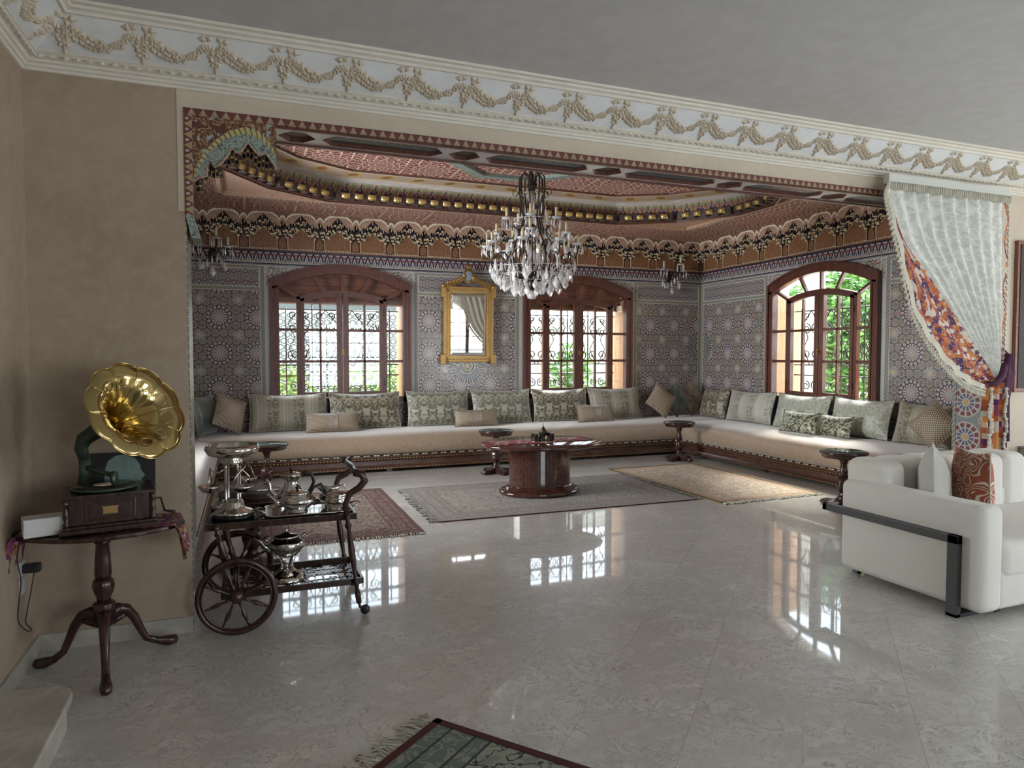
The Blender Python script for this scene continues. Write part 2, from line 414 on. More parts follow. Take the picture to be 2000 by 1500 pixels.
mat('black_metal', col=(.018, .016, .016), rough=.4)
mat('black_glass', col=(.012, .014, .016), rough=.04)
mat('top_glass', col=(.05, .075, .075), rough=.05, IOR=1.7)
mat('mirror', lambda: mixc(noi(tc('Object'), 2, 1), (.86, .87, .86), (.9, .9, .9)), rough=.01, metal=1.0)
mat('crystal', lambda: mixc(noi(tc('Object'), 30, 1), (.92, .92, .94), (1, 1, 1)), rough=.03, Transmission_Weight=.60, IOR=1.65, Metallic=0.0)
def thin_glass():
    global T
    m = bpy.data.materials.new('clear_glass'); m.use_nodes = True; T = m.node_tree; T.nodes.remove(T.nodes['Principled BSDF'])
    o = T.nodes['Material Output']; mi = T.nodes.new('ShaderNodeMixShader'); tr_ = T.nodes.new('ShaderNodeBsdfTransparent'); gl_ = T.nodes.new('ShaderNodeBsdfGlossy'); mi.inputs[0].default_value = .05
    gl_.inputs['Roughness'].default_value = .01; put(tr_.inputs[0], mixc(noi(tc('Object'), 2, 1), (.93, .95, .94), (.97, .98, .97)))
    T.links.new(tr_.outputs[0], mi.inputs[1]); T.links.new(gl_.outputs[0], mi.inputs[2]); T.links.new(mi.outputs[0], o.inputs[0])
    MATS['clear_glass'] = m
thin_glass()
mat('candle_ivory', col=(.50, .42, .24), rough=.5)
mat('candle_white', col=(.66, .62, .50), rough=.5)
# textiles
def dam(c0, c1, rep=.26, thr=.5):
    def f():
        a, b = uv(); u = ab(fr(a/rep)-.5)*rep; v = b
        n = noi(cmb(u, v), 17, 3, .55, 1.2); m = ab(noi(cmb(u+3.0, v), 12, 2, .5, 1.0)-.5)
        msk = mx(sm(n, thr-.02, thr+.02), sm(m, .015, .03, 1, 0)*.9)
        return mixc(msk, c0, c1), noi(cmb(a, b), 300, 2)
    return f
mat('damask_green', dam((.11, .12, .085), (.40, .39, .30)), rough=.42, Sheen_Weight=.3)
mat('damask_dark', dam((.07, .065, .04), (.36, .33, .24)), rough=.42, Sheen_Weight=.3)
mat('damask_light', dam((.33, .36, .29), (.52, .53, .45)), rough=.38, Sheen_Weight=.4)
def stripe(bg, dk, lt_):
    def f():
        a, b = uv(); w = fr(a/.36); u = ab(fr(a/.18)-.5)*.18
        n = noi(cmb(u, b), 26, 3, .55, 1.0); m = sm(n, .47, .52)
        c = mixc(band(w, .18, .62)*m, bg, dk); c = mixc(band(w, .78, .86), c, lt_); c = mixc(lt(ab(w-.70), .012), c, lt_); c = mixc(lt(ab(w-.94), .012), c, lt_)
        return c, noi(cmb(a, b), 300, 2)
    return f
mat('brocade_stripe', stripe((.33, .31, .24), (.15, .145, .10), (.45, .43, .35)), rough=.42, Sheen_Weight=.3)
mat('brocade_light', stripe((.44, .44, .37), (.25, .26, .21), (.56, .56, .50)), rough=.4, Sheen_Weight=.4)
def knit(c0=(.17, .125, .085), c1=(.50, .43, .33)):
    def f():
        a, b = uv(); row = fl(b/.018); u = fr(a/.030+row*.5)-.5; v = fr(b/.018)-.5
        d = hyp(u, v*1.0); return mixc(lt(d, .36), c0, c1), sm(d, .2, .5, 1, 0)
    return f
mat('knit_gold', knit((.15, .105, .065), (.62, .54, .42)), rough=.5, bump=.6)
def velv(c0, c1, sc=6):
    def f():
        a, b = uv(); n = noi(cmb(a, b), sc, 3, .6, .8); return mixc(sm(n, .35, .65), c0, c1), n
    return f
mat('velvet_green', velv((.05, .07, .055), (.13, .17, .135)), rough=.3, Sheen_Weight=.8)
mat('velvet_dark', velv((.02, .03, .028), (.06, .075, .065)), rough=.3, Sheen_Weight=.6)
mat('velvet_tan', velv((.14, .095, .06), (.30, .23, .16)), rough=.3, Sheen_Weight=.8)
def leafy():
    a, b = uv(); n = noi(cmb(a, b), 13, 2, .5, 2.2); return mixc(sm(n, .46, .54), (.05, .06, .035), (.42, .42, .30)), n
mat('leaf_velvet', leafy, rough=.3, bump=.6, Sheen_Weight=.5)
mat('satin_band', velv((.26, .21, .17), (.42, .36, .31), 20), rough=.28)
def seatf():
    p = tc('Object'); x, y, z = sep(p); n = noi(vscale(p, (30, 30, 3)), 4, 4, .6, .3); m = noi(p, 2.2, 2)
    c = mixc(sm(n, .35, .65), (.26, .18, .115), (.37, .27, .18)); return mixc(sm(m, .3, .7, 0, .35), c, (.34, .26, .185)), n
mat('seat_velvet', seatf, rough=.45, bump=.5, bdist=.004, Sheen_Weight=.7)
def boucle():
    p = tc('Object'); n = noi(p, 160, 3, .6); return mixc(n, (.62, .60, .53), (.78, .76, .69)), n
mat('boucle', boucle, rough=.85, bump=.6, bdist=.004, Sheen_Weight=.3)
def maze():
    a, b = uv(); n = noi(cmb(a, b), 9, 0, .4, .4); s = ab(sn(n*30.0)); return mixc(lt(s, .88), (.56, .48, .38), (.30, .07, .03))
mat('maze_print', maze, rough=.7)
mat('linen', lambda: (mixc(noi(tc('UV'), 120, 3), (.46, .46, .42), (.58, .58, .53)), noi(tc('UV'), 220, 2)), rough=.8)
def lace():
    a, b = uv(); n = noi(cmb(a, b), 17, 4, .65, 1.0); st = fr(a*3.4); m = sm(n, .44, .58)
    return mixc(m, (.60, .62, .57), (.77, .78, .72)), m
mat('lace', lace, rough=.8, bump=.3)
def print_():
    a, b = uv(); d = vor(cmb(a, b), 26, 'F1', 1.0, 'Color'); x, y, z = sep(d); n = noi(cmb(a, b), 50, 1)
    c = mixc(gt(x, .20), (.60, .54, .46), (.42, .11, .035)); c = mixc(gt(x, .45), c, (.52, .18, .045)); c = mixc(gt(x, .62), c, (.22, .04, .06)); c = mixc(gt(x, .80), c, (.06, .02, .10)); c = mixc(gt(n, .64), c, (.55, .45, .36))
    return c
mat('flower_print', print_, rough=.75)
def mosaic():
    a, b = uv(); r = wn(fl(a/.03), fl(b/.05)); c = mixc(gt(r, .3), (.55, .48, .38), (.40, .10, .03)); c = mixc(gt(r, .5), c, (.60, .24, .05)); c = mixc(gt(r, .68), c, (.10, .02, .10)); c = mixc(gt(r, .85), c, (.22, .04, .09)); return c
mat('mosaic_print', mosaic, rough=.75)
mat('fringe_cream', col=(.60, .58, .48), rough=.85)
mat('fringe_grey', col=(.33, .33, .29), rough=.9)
mat('purple_cord', col=(.075, .018, .055), rough=.8)
def purp():
    a, b = uv(); d = vor(cmb(a, b), 55, 'F1', 1.0, 'Color'); x, y, z = sep(d)
    c = mixc(gt(x, .3), (.32, .16, .03), (.09, .02, .09)); c = mixc(gt(x, .7), c, (.20, .05, .12)); return mixc(gt(x, .88), c, (.40, .34, .26))
mat('purple_flowers', purp, rough=.8)
def rug(field, fig, border, w, h, bw=.24, sc=13):
    def f():
        a, b = uv(); hx = w/2; hy = h/2; dx = hx-ab(a-hx); dy = hy-ab(b-hy); e = mn(dx, dy)
        u = ab(a-hx); v = ab(b-hy)
        n = noi(cmb(u, v), sc, 3, .55, 1.3); m = sm(ab(n-.5), .02, .045, 1, 0); k = sm(noi(cmb(u+4.0, v), sc*1.6, 2), .56, .6)
        c = mixc(m, field, fig); c = mixc(k*.7, c, tuple(x*.7+y*.3 for x, y in zip(border, field)))
        bc = mixc(sm(ab(noi(cmb(u, v+2.0), sc*1.6, 2, .5, .9)-.5), .03, .06, 1, 0), border, tuple(.25*x+.75*y for x, y in zip(border, field)))
        c = mixc(lt(e, bw), c, bc)
        for q in (.03, bw*.35, bw*.75, bw): c = mixc(lt(ab(e-q), .006), c, fig if q != .03 else border)
        c = mixc(lt(e, .02), c, border)
        return c, noi(cmb(a, b), 300, 2)
    return f
mat('rug_red', rug((.27, .215, .17), (.09, .045, .04), (.12, .055, .048), 1.37, 2.2), rough=.95)
mat('rug_grey', rug((.37, .345, .30), (.20, .165, .14), (.25, .225, .20), 2.95, 1.72, .3), rough=.95)
mat('rug_gold', rug((.47, .36, .25), (.66, .60, .52), (.42, .25, .12), 1.4, 2.4, .16, 9), rough=.85)
mat('rug_blue', rug((.30, .31, .24), (.04, .055, .055), (.14, .17, .145), 1.7, 2.6, .30, 9), rough=.95)
mat('rug_edge', col=(.07, .018, .014), rough=.95)
def runner():
    a, b = uv(); x, y, z = sep(vor(cmb(a, b), 22, 'F1', .8, 'Color')); c = mixc(gt(x, .35), (.45, .35, .25), (.30, .04, .05)); c = mixc(gt(x, .65), c, (.22, .03, .10)); return mixc(gt(x, .86), c, (.12, .14, .07))
mat('runner_red', runner, rough=.8)
mat('maroon', col=(.13, .012, .018), rough=.8)
mat('white_plastic', col=(.62, .62, .60), rough=.4)
mat('black_plastic', col=(.015, .015, .017), rough=.35)
mat('green_patina', lambda: mixc(noi(tc('Object'), 12, 4), (.03, .05, .04), (.10, .14, .10)), rough=.35, metal=.5)
mat('record_black', col=(.012, .012, .012), rough=.2)
mat('sleeve_teal', lambda: mixc(noi(tc('Object'), 25, 5, .7), (.05, .09, .08), (.26, .38, .34)), rough=.5)
mat('sleeve_dark', col=(.012, .012, .014), rough=.5)
mat('leaf_a', col=(.10, .22, .05), rough=.6)
mat('leaf_b', col=(.19, .34, .09), rough=.6)
mat('leaf_c', col=(.30, .38, .10), rough=.6)
mat('lattice_pale', col=(.085, .10, .10), rough=.7)
mat('outside_plaster', col=(.50, .48, .42), rough=.8)
mat('paving', col=(.55, .52, .45), rough=.9)
mat('bark', col=(.12, .09, .06), rough=.9)
mat('sheer', lambda: mixc(noi(tc('UV'), 8, 2), (.66, .64, .56), (.74, .72, .64)), rough=.8, Transmission_Weight=.0)
mat('armchair_fabric', knit((.25, .20, .15), (.45, .38, .30)), rough=.8)
mat('canvas_dark', col=(.05, .04, .035), rough=.7)
mat('grey_paint', col=(.33, .34, .34), rough=.5)
mat('ceramic_blue', col=(.28, .32, .38), rough=.3)
def bw_marble(): n = noi(tc('Object'), 9, 4, .6, 2.0); return mixc(sm(n, .52, .58), (.02, .02, .02), (.45, .45, .43))
mat('marble_black', bw_marble, rough=.1)
def bead():
    x, y, z = sep(tc('Object')); s = fr((x+y)/.035); return mixc(lt(ab(s-.5), .28), (.10, .04, .035), (.52, .44, .34))
mat('bead_trim', bead, rough=.4)
def redwhite():
    x, y, z = sep(tc('Object')); u = ab(fr(x/.06)-.5)*2.0; v = (z-2.962)/.04
    c = mixc(lt(u, cl(1.0-v)*.75), (.13, .03, .025), (.30, .22, .12)); return mixc(lt(u, cl(.45-ab(v-.45))*.6), c, (.34, .28, .22))
mat('border_red', redwhite, rough=.5)
def redwhite2():
    x, y, z = sep(tc('Object')); u = ab(fr(z/.06)-.5)*2.0; v = (x+.312)/.042
    c = mixc(lt(u, cl(v)*.8), (.15, .03, .025), (.34, .27, .15)); return mixc(lt(hyp(u-1.0, v-.4), .25), c, (.42, .38, .34))
mat('border_red_upright', redwhite2, rough=.5)
def arab():
    x, y, z = sep(tc('Object')); n = noi(tc('Object'), 13, 2, .5, 2.5); c = mixc(sm(ab(n-.5), .03, .05, 1, 0), (.10, .035, .025), (.33, .20, .08)); return mixc(gt(noi(tc('Object'), 26, 1), .62), c, (.30, .36, .38))
mat('arabesque_brown', arab, rough=.45)
def arab2():
    n = noi(tc('Object'), 20, 2, .5, 3.0); return mixc(sm(ab(n-.5), .03, .05, 1, 0), (.30, .35, .31), (.09, .11, .10))
mat('arabesque_green', arab2, rough=.45)
def feather():
    x, y, z = sep(tc('Object')); s = fr(at(z-2.55, x-.14)*13.0); return mixc(gt(s, .78), (.46, .40, .16), (.06, .06, .06))
mat('feather_band', feather, rough=.45)
def _lp0(): pass
def longpan():
    x, y, z = sep(tc('Object')); u = fr(x/.085)-.5; v = (y-4.44)/.1
    c = mixc(lt(hyp(u, v*1.1), .34), (.035, .045, .05), (.22, .25, .26)); c = mixc(lt(hyp(u, v*1.1), .24), c, (.02, .025, .03)); c = mixc(lt(ab(ab(v)-.55), .07), c, (.18, .21, .22)); return c
mat('soffit_panel_blue', longpan, rough=.3)
mat('soffit_panel_brown', speck((.05, .022, .015), (.18, .10, .05), (.08, .03, .02), 70), rough=.35)
# ------------------------------------------------------------ room shell
XL, YF, YI, YB, XR, XA = -1.077, 4.322, 4.62, 10.4, 7.73, -1.6
OL, OR, ZH, ZC = -.312, 6.38, 2.96, 3.37
floor = struct('floor')
TS = .45; c45 = cos(pi/4); nt = 0
far = G(); near_tiles = []
def tile_poly(iu, iv):
    u0 = 3.0+iu*TS; v0 = -.915+iv*TS; g = .0005
    pts = []
    for a, b in ((u0+g, v0+g), (u0+TS-g, v0+g), (u0+TS-g, v0+TS-g), (u0+g, v0+TS-g)):
        pts.append(((a+b)*c45, (a-b)*c45))
    return pts
def clip(poly, f):
    out = []
    for i in range(len(poly)):
        a = poly[i]; b = poly[(i+1) % len(poly)]; fa, fb = f(a), f(b)
        if fa >= 0: out.append(a)
        if (fa >= 0) != (fb >= 0): t = fa/(fa-fb); out.append((a[0]+(b[0]-a[0])*t, a[1]+(b[1]-a[1])*t))
    return out
flat = lambda u, v, d: (u, v, d)
for iu in range(-20, 32):
    for iv in range(-36, 16):
        p = tile_poly(iu, iv); cx = sum(a for a, b in p)/4; cy = sum(b for a, b in p)/4
        if not (XL-.4 < cx < 10.6 and -3.9 < cy < 10.8): continue
        for f in (lambda q: q[0]-XL+0*q[1] if cy < YF else q[0]-XA, lambda q: 10.5-q[0], lambda q: q[1]+3.5, lambda q: YB-q[1]):
            if p: p = clip(p, f)
        if len(p) < 3: continue
        dx, dy = cx, cy; fwd = cx*.3616+cy*.9323; sd = cx*.9323-cy*.3616
        near = cy < 5.0 and fwd > 1.2 and abs(sd) < fwd*.8+.3 and sqrt(cx*cx+cy*cy) < 6.2
        if near and nt < 290:
            ox, oy = p[0]; g = G().prism([(a-ox, b-oy) for a, b in p][::-1], flat, -.012, 0)
            g.build('marble_tile', 'marble', floor, loc=(ox, oy, 0)); nt += 1
        else: far.prism(p[::-1], flat, -.012, 0)
far.build('marble_tiles_beyond', 'marble', floor, kind='stuff')
G().bx(XA-.3, 10.6, -3.6, 10.8, -.12, -.0135).build('screed', 'grout_white', floor)
def wall(name, mp, u0, u1, z0, z1, holes, th, m, parent=None):
    g = G(); us = {u0, u1}
    for h in holes:
        for k in range(17): us.add(h[0]-h[1]+2*h[1]*k/16)
    us = sorted(us)
    for a, b in zip(us, us[1:]):
        mid = (a+b)/2; h = next((h for h in holes if abs(mid-h[0]) < h[1]), None)
        if h is None: g.prism([(a, z0), (b, z0), (b, z1), (a, z1)], mp, 0, th)
        else:
            az = lambda u: h[3]+(h[4]-h[3])*(1-((u-h[0])/h[1])**2)
            if h[2] > z0: g.prism([(a, z0), (b, z0), (b, h[2]), (a, h[2])], mp, 0, th)
            g.prism([(a, az(a)), (b, az(b)), (b, z1), (a, z1)], mp, 0, th)
    o = g.build(name, m, parent)
    if not parent: o['kind'] = 'structure'
    return o
mpB = lambda u, z, d: (u, YB+d, z)          # d outward
mpR = lambda u, z, d: (XR+d, u, z)
mpL = lambda u, z, d: (XA-d, u, z)
WH = lambda c: (c, .96, .95, 2.64, 2.87)
wall_back = wall('wall_back', mpB, XA-.3, XR+.3, -.1, 4.7, [WH(1.335), WH(5.235)], .32, 'grout_white')
wall_right = wall('wall_right', mpR, YI, YB, -.1, 4.7, [WH(7.62)], .32, 'grout_white')
wall_left_alcove = wall('wall_left', mpL, YI, YB, -.1, 4.7, [], .3, 'grout_white')
wf = struct('wall_front'); G().bx(XA-.3, OL, YF, YI, -.1, 4.7).build('plastered_pier', 'plaster', wf); G().bx(OL, OR, YF, YI, 2.995, 4.7).build('plastered_lintel', 'plaster_pale', wf); G().bx(OR, 10.6, YF, YI, -.1, 4.7).build('plastered_pier', 'plaster_pale', wf)
# thin raised plaster patch around the opening, as a later repair
G().bx(OL-.035, OL, YF-.004, YF, 2.42, 3.098).build('plaster_patch', 'plaster_pale', wf)
wl = G().bx(XL-.25, XL, -3.6, YF, -.1, 3.6).build('wall_left', 'plaster'); wl['kind'] = 'structure'
wr_ = wall('wall_right', lambda u, z, d: (10.4+d, u, z), -3.5, YF, -.1, 3.6, [(1.0, 1.5, .5, 2.6, 2.6)], .25, 'plaster')
wrear = wall('wall_rear', lambda u, z, d: (u, -3.5-d, z), XL-.25, 10.65, -.1, 3.6, [(7.6, 1.25, .55, 2.5, 2.75), (3.2, 1.25, .55, 2.5, 2.75)], .25, 'plaster')
cl_ = G().bx(XL-.25, 10.6, -3.7, YF, ZC, ZC+.15).build('ceiling', 'white_ceiling'); cl_['kind'] = 'structure'
bb = G().bx(XL, OL+.0, YF-.014, YF, 0, .092).build('baseboard_front', 'marble_base', bev=.002); bb['kind'] = 'structure'
bb = G().bx(XL, XL+.014, -3.5, YF-.014, 0, .092).build('baseboard_left', 'marble_base', bev=.002); bb['kind'] = 'structure'
bb = G().bx(OR, 10.4, YF-.014, YF, 0, .092).build('baseboard_right', 'marble_base', bev=.002); bb['kind'] = 'structure'
jl = G().bx(OL, OL+.006, YF+.004, YI-.004, 0, 2.36).build('trim_1', 'tile_chain', uvproj=lambda x, y, z: (y, z)); jl['kind'] = 'structure'
jr = struct('trim_2')
G().bx(OR-.006, OR, YF+.002, YI-.002, .0, 2.9).build('jamb_tile_panel', 'tile_rosette', jr, uvproj=lambda x, y, z: (y-4.49, z))
G().bx(OR-.010, OR-.006, YI-.035, YI-.002, 0, 2.9).build('jamb_tile_border', 'tile_chain', jr, uvproj=lambda x, y, z: (y, z))
# hearth-like step in the near left corner
pts = [(XL+.015, 1.2), (-.72, 1.2), (-.72, 3.33)]+[(-.85+.13*cos(a*pi/12), 3.36+.13*sin(a*pi/12)) for a in range(0, 7)]+[(XL+.015, 3.50)]
st = G().prism(pts[::-1], flat, .11, .15); st = st.build('stone_step', 'marble_base', bev=.008)
tag(st, 'low pale stone step with rounded corner at the bottom left, against the wall', 'step')
pts2 = [(x-.02 if x > -1 else x, y-(.02 if y > 3 else 0)) for x, y in pts]
G().prism(pts2[::-1], flat, 0, .11).build('riser', 'marble_base', st)
# ------------------------------------------------------------ cornice of the living room
PR = [(0, 3.098), (.012, 3.10), (.016, 3.112), (.028, 3.118), (.032, 3.13), (.046, 3.136), (.047, 3.146)]
PE = [(.047, 3.146), (.079, 3.173), (.088, 3.176), (.09, 3.182)]
PFz = [(.09, 3.182), (.12, 3.203), (.16, 3.238), (.205, 3.28), (.236, 3.312), (.246, 3.322)]
PT = [(.246, 3.318), (.258, 3.318), (.266, 3.332), (.284, 3.340), (.288, 3.352), (.31, 3.356), (.312, 3.37)]
def run(prof, side):
    g = G()
    for (p0, z0), (p1, z1) in zip(prof, prof[1:]):
        if side == 'f': vs = [(XL+p0, YF-p0, z0), (10.4, YF-p0, z0), (10.4, YF-p1, z1), (XL+p1, YF-p1, z1)]
        else: vs = [(XL+p0, -3.5, z0), (XL+p0, YF-p0, z0), (XL+p1, YF-p1, z1), (XL+p1, -3.5, z1)]
        g.add(vs, [(0, 1, 2, 3)])
    return g
eg = G(); eg.sph((0, 0, 0), .014, 8, 6, (1, .7, 1.25)); eg.tube([(-.024, 0, .018), (-.021, -.004, -.008), (-.012, -.004, -.022), (0, -.004, -.027), (.012, -.004, -.022), (.021, -.004, -.008), (.024, 0, .018)], .003, 4)
eggm = eg.mesh('egg', 'cornice_cream')
gl = G()
def leaf(g, s, t, a, L=.03, w=.011, n=.008):
    L *= 1.5; w *= 1.8; n *= 1.6
    ca, sa = cos(a), sin(a)
    P = lambda x, y, z: (s+x*ca-y*sa, t+x*sa+y*ca, z)
    g.add([P(0, 0, .002), P(L*.45, w, .004), P(L, 0, .003), P(L*.45, -w, .004), P(L*.45, 0, n+.004)], [(0, 4, 1), (1, 4, 2), (2, 4, 3), (3, 4, 0)])
rg = random.Random(3)
for k in range(23):
    f = k/22; s = -.15+.30*f; t = .055+.085*(2*f-1)**2; sl = atan2(.085*4*(2*f-1), .30)
    for w_ in (-1.0, 0, 1.0): leaf(gl, s-.008+rg.uniform(-.005, .005), t+w_*.009+rg.uniform(-.004, .004), sl+w_+rg.uniform(-.6, .6)+(0 if f < .5 else pi)*1.0, rg.uniform(.02, .032), .010, .012)
garm = gl.mesh('leaf_swag', 'stucco_leaf')
gc = G()
for a in range(7): leaf(gc, 0, .085, a*2*pi/7+.3, .034, .013, .012)
gc.sph((0, .085, .006), .012, 6, 4, (1, 1, .6))
for a in range(5): leaf(gc, 0, .045, a*2*pi/5-pi/2, .024, .010, .010)
for s_ in (-1, 1):
    for k in range(5): leaf(gc, s_*(.012+.009*k), .112+.009*sin(k), (pi/2-.3*s_*k), .026, .009, .01)
    leaf(gc, s_*.03, .178, 0 if s_ > 0 else pi, .04, .012, .008); leaf(gc, s_*.008, .175, .5 if s_ > 0 else pi-.5, .03, .012, .008)
for k in range(3): leaf(gc, 0, .028-.006*k, -pi/2, .022, .007, .008)
clum = gc.mesh('flower_cluster', 'stucco_leaf')
ang = atan2(3.322-3.182, .246-.09)
for side in 'fl':
    tr = struct('trim_3' if side == 'f' else 'trim_4')
    run(PR, side).build('lower_moulding', 'cornice_cream', tr); run(PE, side).build('egg_band', 'cornice_cream', tr)
    run(PFz, side).build('cornice_frieze', 'cornice_blue_white', tr); run(PT, side).build('upper_moulding', 'cornice_cream', tr)
    n = 150 if side == 'f' else 30
    for k in range(n):
        q = .10+k*.056
        if side == 'f': inst('egg', eggm, tr, (XL+q, YF-.066, 3.160), (radians(-48), 0, 0))
        else: inst('egg', eggm, tr, (XL+.066, YF-q, 3.160), (radians(-48), 0, pi/2))
    for k in range(24 if side == 'f' else 5):
        q = .20+k*.36
        for me, off in ((clum, 0), (garm, .18)):
            nm = 'flower_cluster' if me is clum else 'leaf_swag'
            # local x along, y up the slope, z out of the surface
            if side == 'f': ex, ey = Vector((1, 0, 0)), Vector((0, -cos(ang), sin(ang))); org = Vector((XL+q+off+.02, YF-.092, 3.186))
            else: ex, ey = Vector((0, 1, 0)), Vector((cos(ang), 0, sin(ang))); org = Vector((XL+.092, YF-q-off-.02, 3.186))
            ez = ex.cross(ey) if side == 'f' else ex.cross(ey)
            if ez.z > 0: ez = -ez
            M = Matrix((ex, ey, ez)).transposed().to_4x4(); M.translation = org+ez*.002
            o = inst(nm, me, tr); o.matrix_local = M
# ------------------------------------------------------------ carved lintel and corner bracket in the opening
tr = struct('trim_5')
G().bx(OL, OR, YF-.012, YF, ZH, 3.0).build('lintel_border', 'border_red', tr)
G().bx(OL, OL+.042, YF-.012, YF+.03, 2.40, ZH).build('side_border', 'border_red_upright', tr)
G().prism([(OL, 2.40), (OL+.042, 2.40), (OL+.075, 2.27), (OL+.03, 2.27)], lambda u, z, d: (u, YF-.01+d, z), 0, .30).build('corbel_foot', 'arabesque_green', tr)
sof = G()
ys0, ys1 = YF+.005, YI-.005; zs = 2.93
def octo(x0, x1, y0, y1, c): return [(x0+c, y0), (x1-c, y0), (x1, (y0+y1)/2), (x1-c, y1), (x0+c, y1), (x0, (y0+y1)/2)]
# soffit frame: long rails, cross members between the recessed panels
sof.bx(OL+.04, OR, ys0, ys0+.045, 2.95, 2.995); sof.bx(OL+.04, OR, ys1-.045, ys1, 2.95, 2.995)
segs = [('s', .20, .42), ('l', .46, 1.24), ('s', 1.28, 1.50), ('l', 1.54, 2.32), ('s', 2.36, 2.60), ('l', 2.63, 3.43), ('s', 3.46, 3.69), ('l', 3.72, 4.51), ('s', 4.54, 4.77), ('l', 4.80, 5.58), ('s', 5.62, 5.84)]
xs_prev = OL+.04
y0, y1 = ys0+.045, ys1-.045
for k, a, b in segs:
    c = .07
    sof.bx(xs_prev, a, y0, y1, 2.95, 2.995)
    for sx, ex_ in ((a, a+c), (b, b-c)):
        sof.prism([(sx, y0), (ex_, y0), (sx, (y0+y1)/2)], flat, 2.95, 2.995); sof.prism([(sx, y1), (ex_, y1), (sx, (y0+y1)/2)], flat, 2.95, 2.995)
    xs_prev = b
sof.bx(xs_prev, OR, y0, y1, 2.95, 2.995)
sof.build('soffit_frame', 'soffit_white', tr)
for k, a, b in segs:
    P = octo(a, b, y0, y1, .07); Q = octo(a+.02, b-.02, y0+.022, y1-.022, .055)
    g = G().prism(Q, flat, 2.968, 2.99)
    g.build('long_panel' if k == 'l' else 'oval_panel', 'soffit_panel_blue' if k == 'l' else 'soffit_panel_brown', tr)
    rim = G()
    for i in range(6):
        A, B = P[i], P[(i+1) % 6]; C, D = Q[(i+1) % 6], Q[i]
        rim.add([(A[0], A[1], 2.948), (B[0], B[1], 2.948), (C[0], C[1], 2.969), (D[0], D[1], 2.969)], [(0, 1, 2, 3)])
    rim.build('panel_rim', 'mahogany', tr)
G().bx(OL+.04, OR, ys1-.015, ys1+.012, 2.938, 2.955).build('lintel_back_rail', 'mahogany', tr)
G().bx(OL+.04, OR, ys0-.006, ys0+.008, 2.945, 2.965).build('lintel_front_rail', 'mahogany', tr)
BR = struct('trim_6')
outer = [(-0.27, 2.587), (-0.257, 2.657), (-0.219, 2.748), (-0.153, 2.833), (-0.071, 2.899), (0.012, 2.929), (0.087, 2.913), (0.146, 2.858), (0.179, 2.79)]
mid = [(-0.268, 2.586), (-0.236, 2.677), (-0.179, 2.769), (-0.096, 2.852), (0.012, 2.891), (0.104, 2.862), (0.154, 2.805), (0.179, 2.762)]
cusp = [(-0.268, 2.583), (-0.237, 2.616), (-0.197, 2.628), (-0.192, 2.69), (-0.176, 2.709), (-0.156, 2.68), (-0.123, 2.705), (-0.081, 2.758), (-0.073, 2.785), (-0.056, 2.796), (-0.038, 2.775), (-0.007, 2.788), (0.01, 2.82), (0.027, 2.84), (0.048, 2.811), (0.085, 2.771), (0.107, 2.782), (0.12, 2.792), (0.145, 2.759), (0.168, 2.726), (0.179, 2.699)]
pl = lambda d0, d1: (lambda u, z, d: (u, YF-.008+d, z))
def strip(pa, pb, name, m, d0, d1, n=40):
    def rs(p):
        L = [0]
        for a, b in zip(p, p[1:]): L.append(L[-1]+math.dist(a, b))
        out = []
        for k in range(n+1):
            t = L[-1]*k/n; i = max(j for j in range(len(L)) if L[j] <= t+1e-9); i = min(i, len(p)-2); f = (t-L[i])/(L[i+1]-L[i]+1e-9)
            out.append((p[i][0]+(p[i+1][0]-p[i][0])*f, p[i][1]+(p[i+1][1]-p[i][1])*f))
        return out
    A, B = rs(pa), rs(pb); g = G()
    for k in range(n): g.prism([A[k], A[k+1], B[k+1], B[k]], lambda u, z, d: (u, YF+d, z), d0, d1)
    g.build(name, m, BR)
top = [(OL+.042, 2.52), (OL+.042, 2.75), (OL+.042, 2.96), (-.02, 2.96), (.18, 2.96), (.18, 2.9)]
strip(outer, [(OL+.042, outer[0][1])]+[(OL+.042, 2.96)]+[(.18, 2.96)]+[(.18, outer[-1][1]+.01)], 'spandrel', 'arabesque_brown', -.004, .02)
strip(outer, mid, 'feather_band', 'feather_band', -.008, .02)
strip(mid, cusp, 'cusped_arch', 'arabesque_green', -.006, .02, 60)
rim = G(); rim.tube([(x, YF-.006, z) for x, z in cusp], .006, 5); rim.build('cusp_edge', 'painted_pink', BR)
nd = G(); tip = G(); rr = random.Random(5)
for j in range(4):
    yy = YF+.03+j*.06
    for k in range(21):
        x = -.255+k*.0215
        # height of the cusp line at x
        zc = max([z for (xx, z) in cusp if abs(xx-x) < .035] or [2.6])
        h = .028+.014*(k % 2); z1 = zc+.03-j*.004-.022*((k+j) % 2)
        if z1 < 2.36: continue
        nd.bx(x-.008, x+.008, yy, yy+.04, z1-h, z1+.03); tip.bx(x-.006, x+.006, yy-.003, yy+.02, z1-h-.008, z1-h)
nd.build('stalactites', 'corbel_brown', BR, kind='stuff'); tip.build('stalactite_tips', 'old_gold', BR, kind='stuff')
G().bx(OL+.042, .18, YF+.022, YI-.01, 2.86, 2.93).build('bracket_top', 'niche_dark', BR)
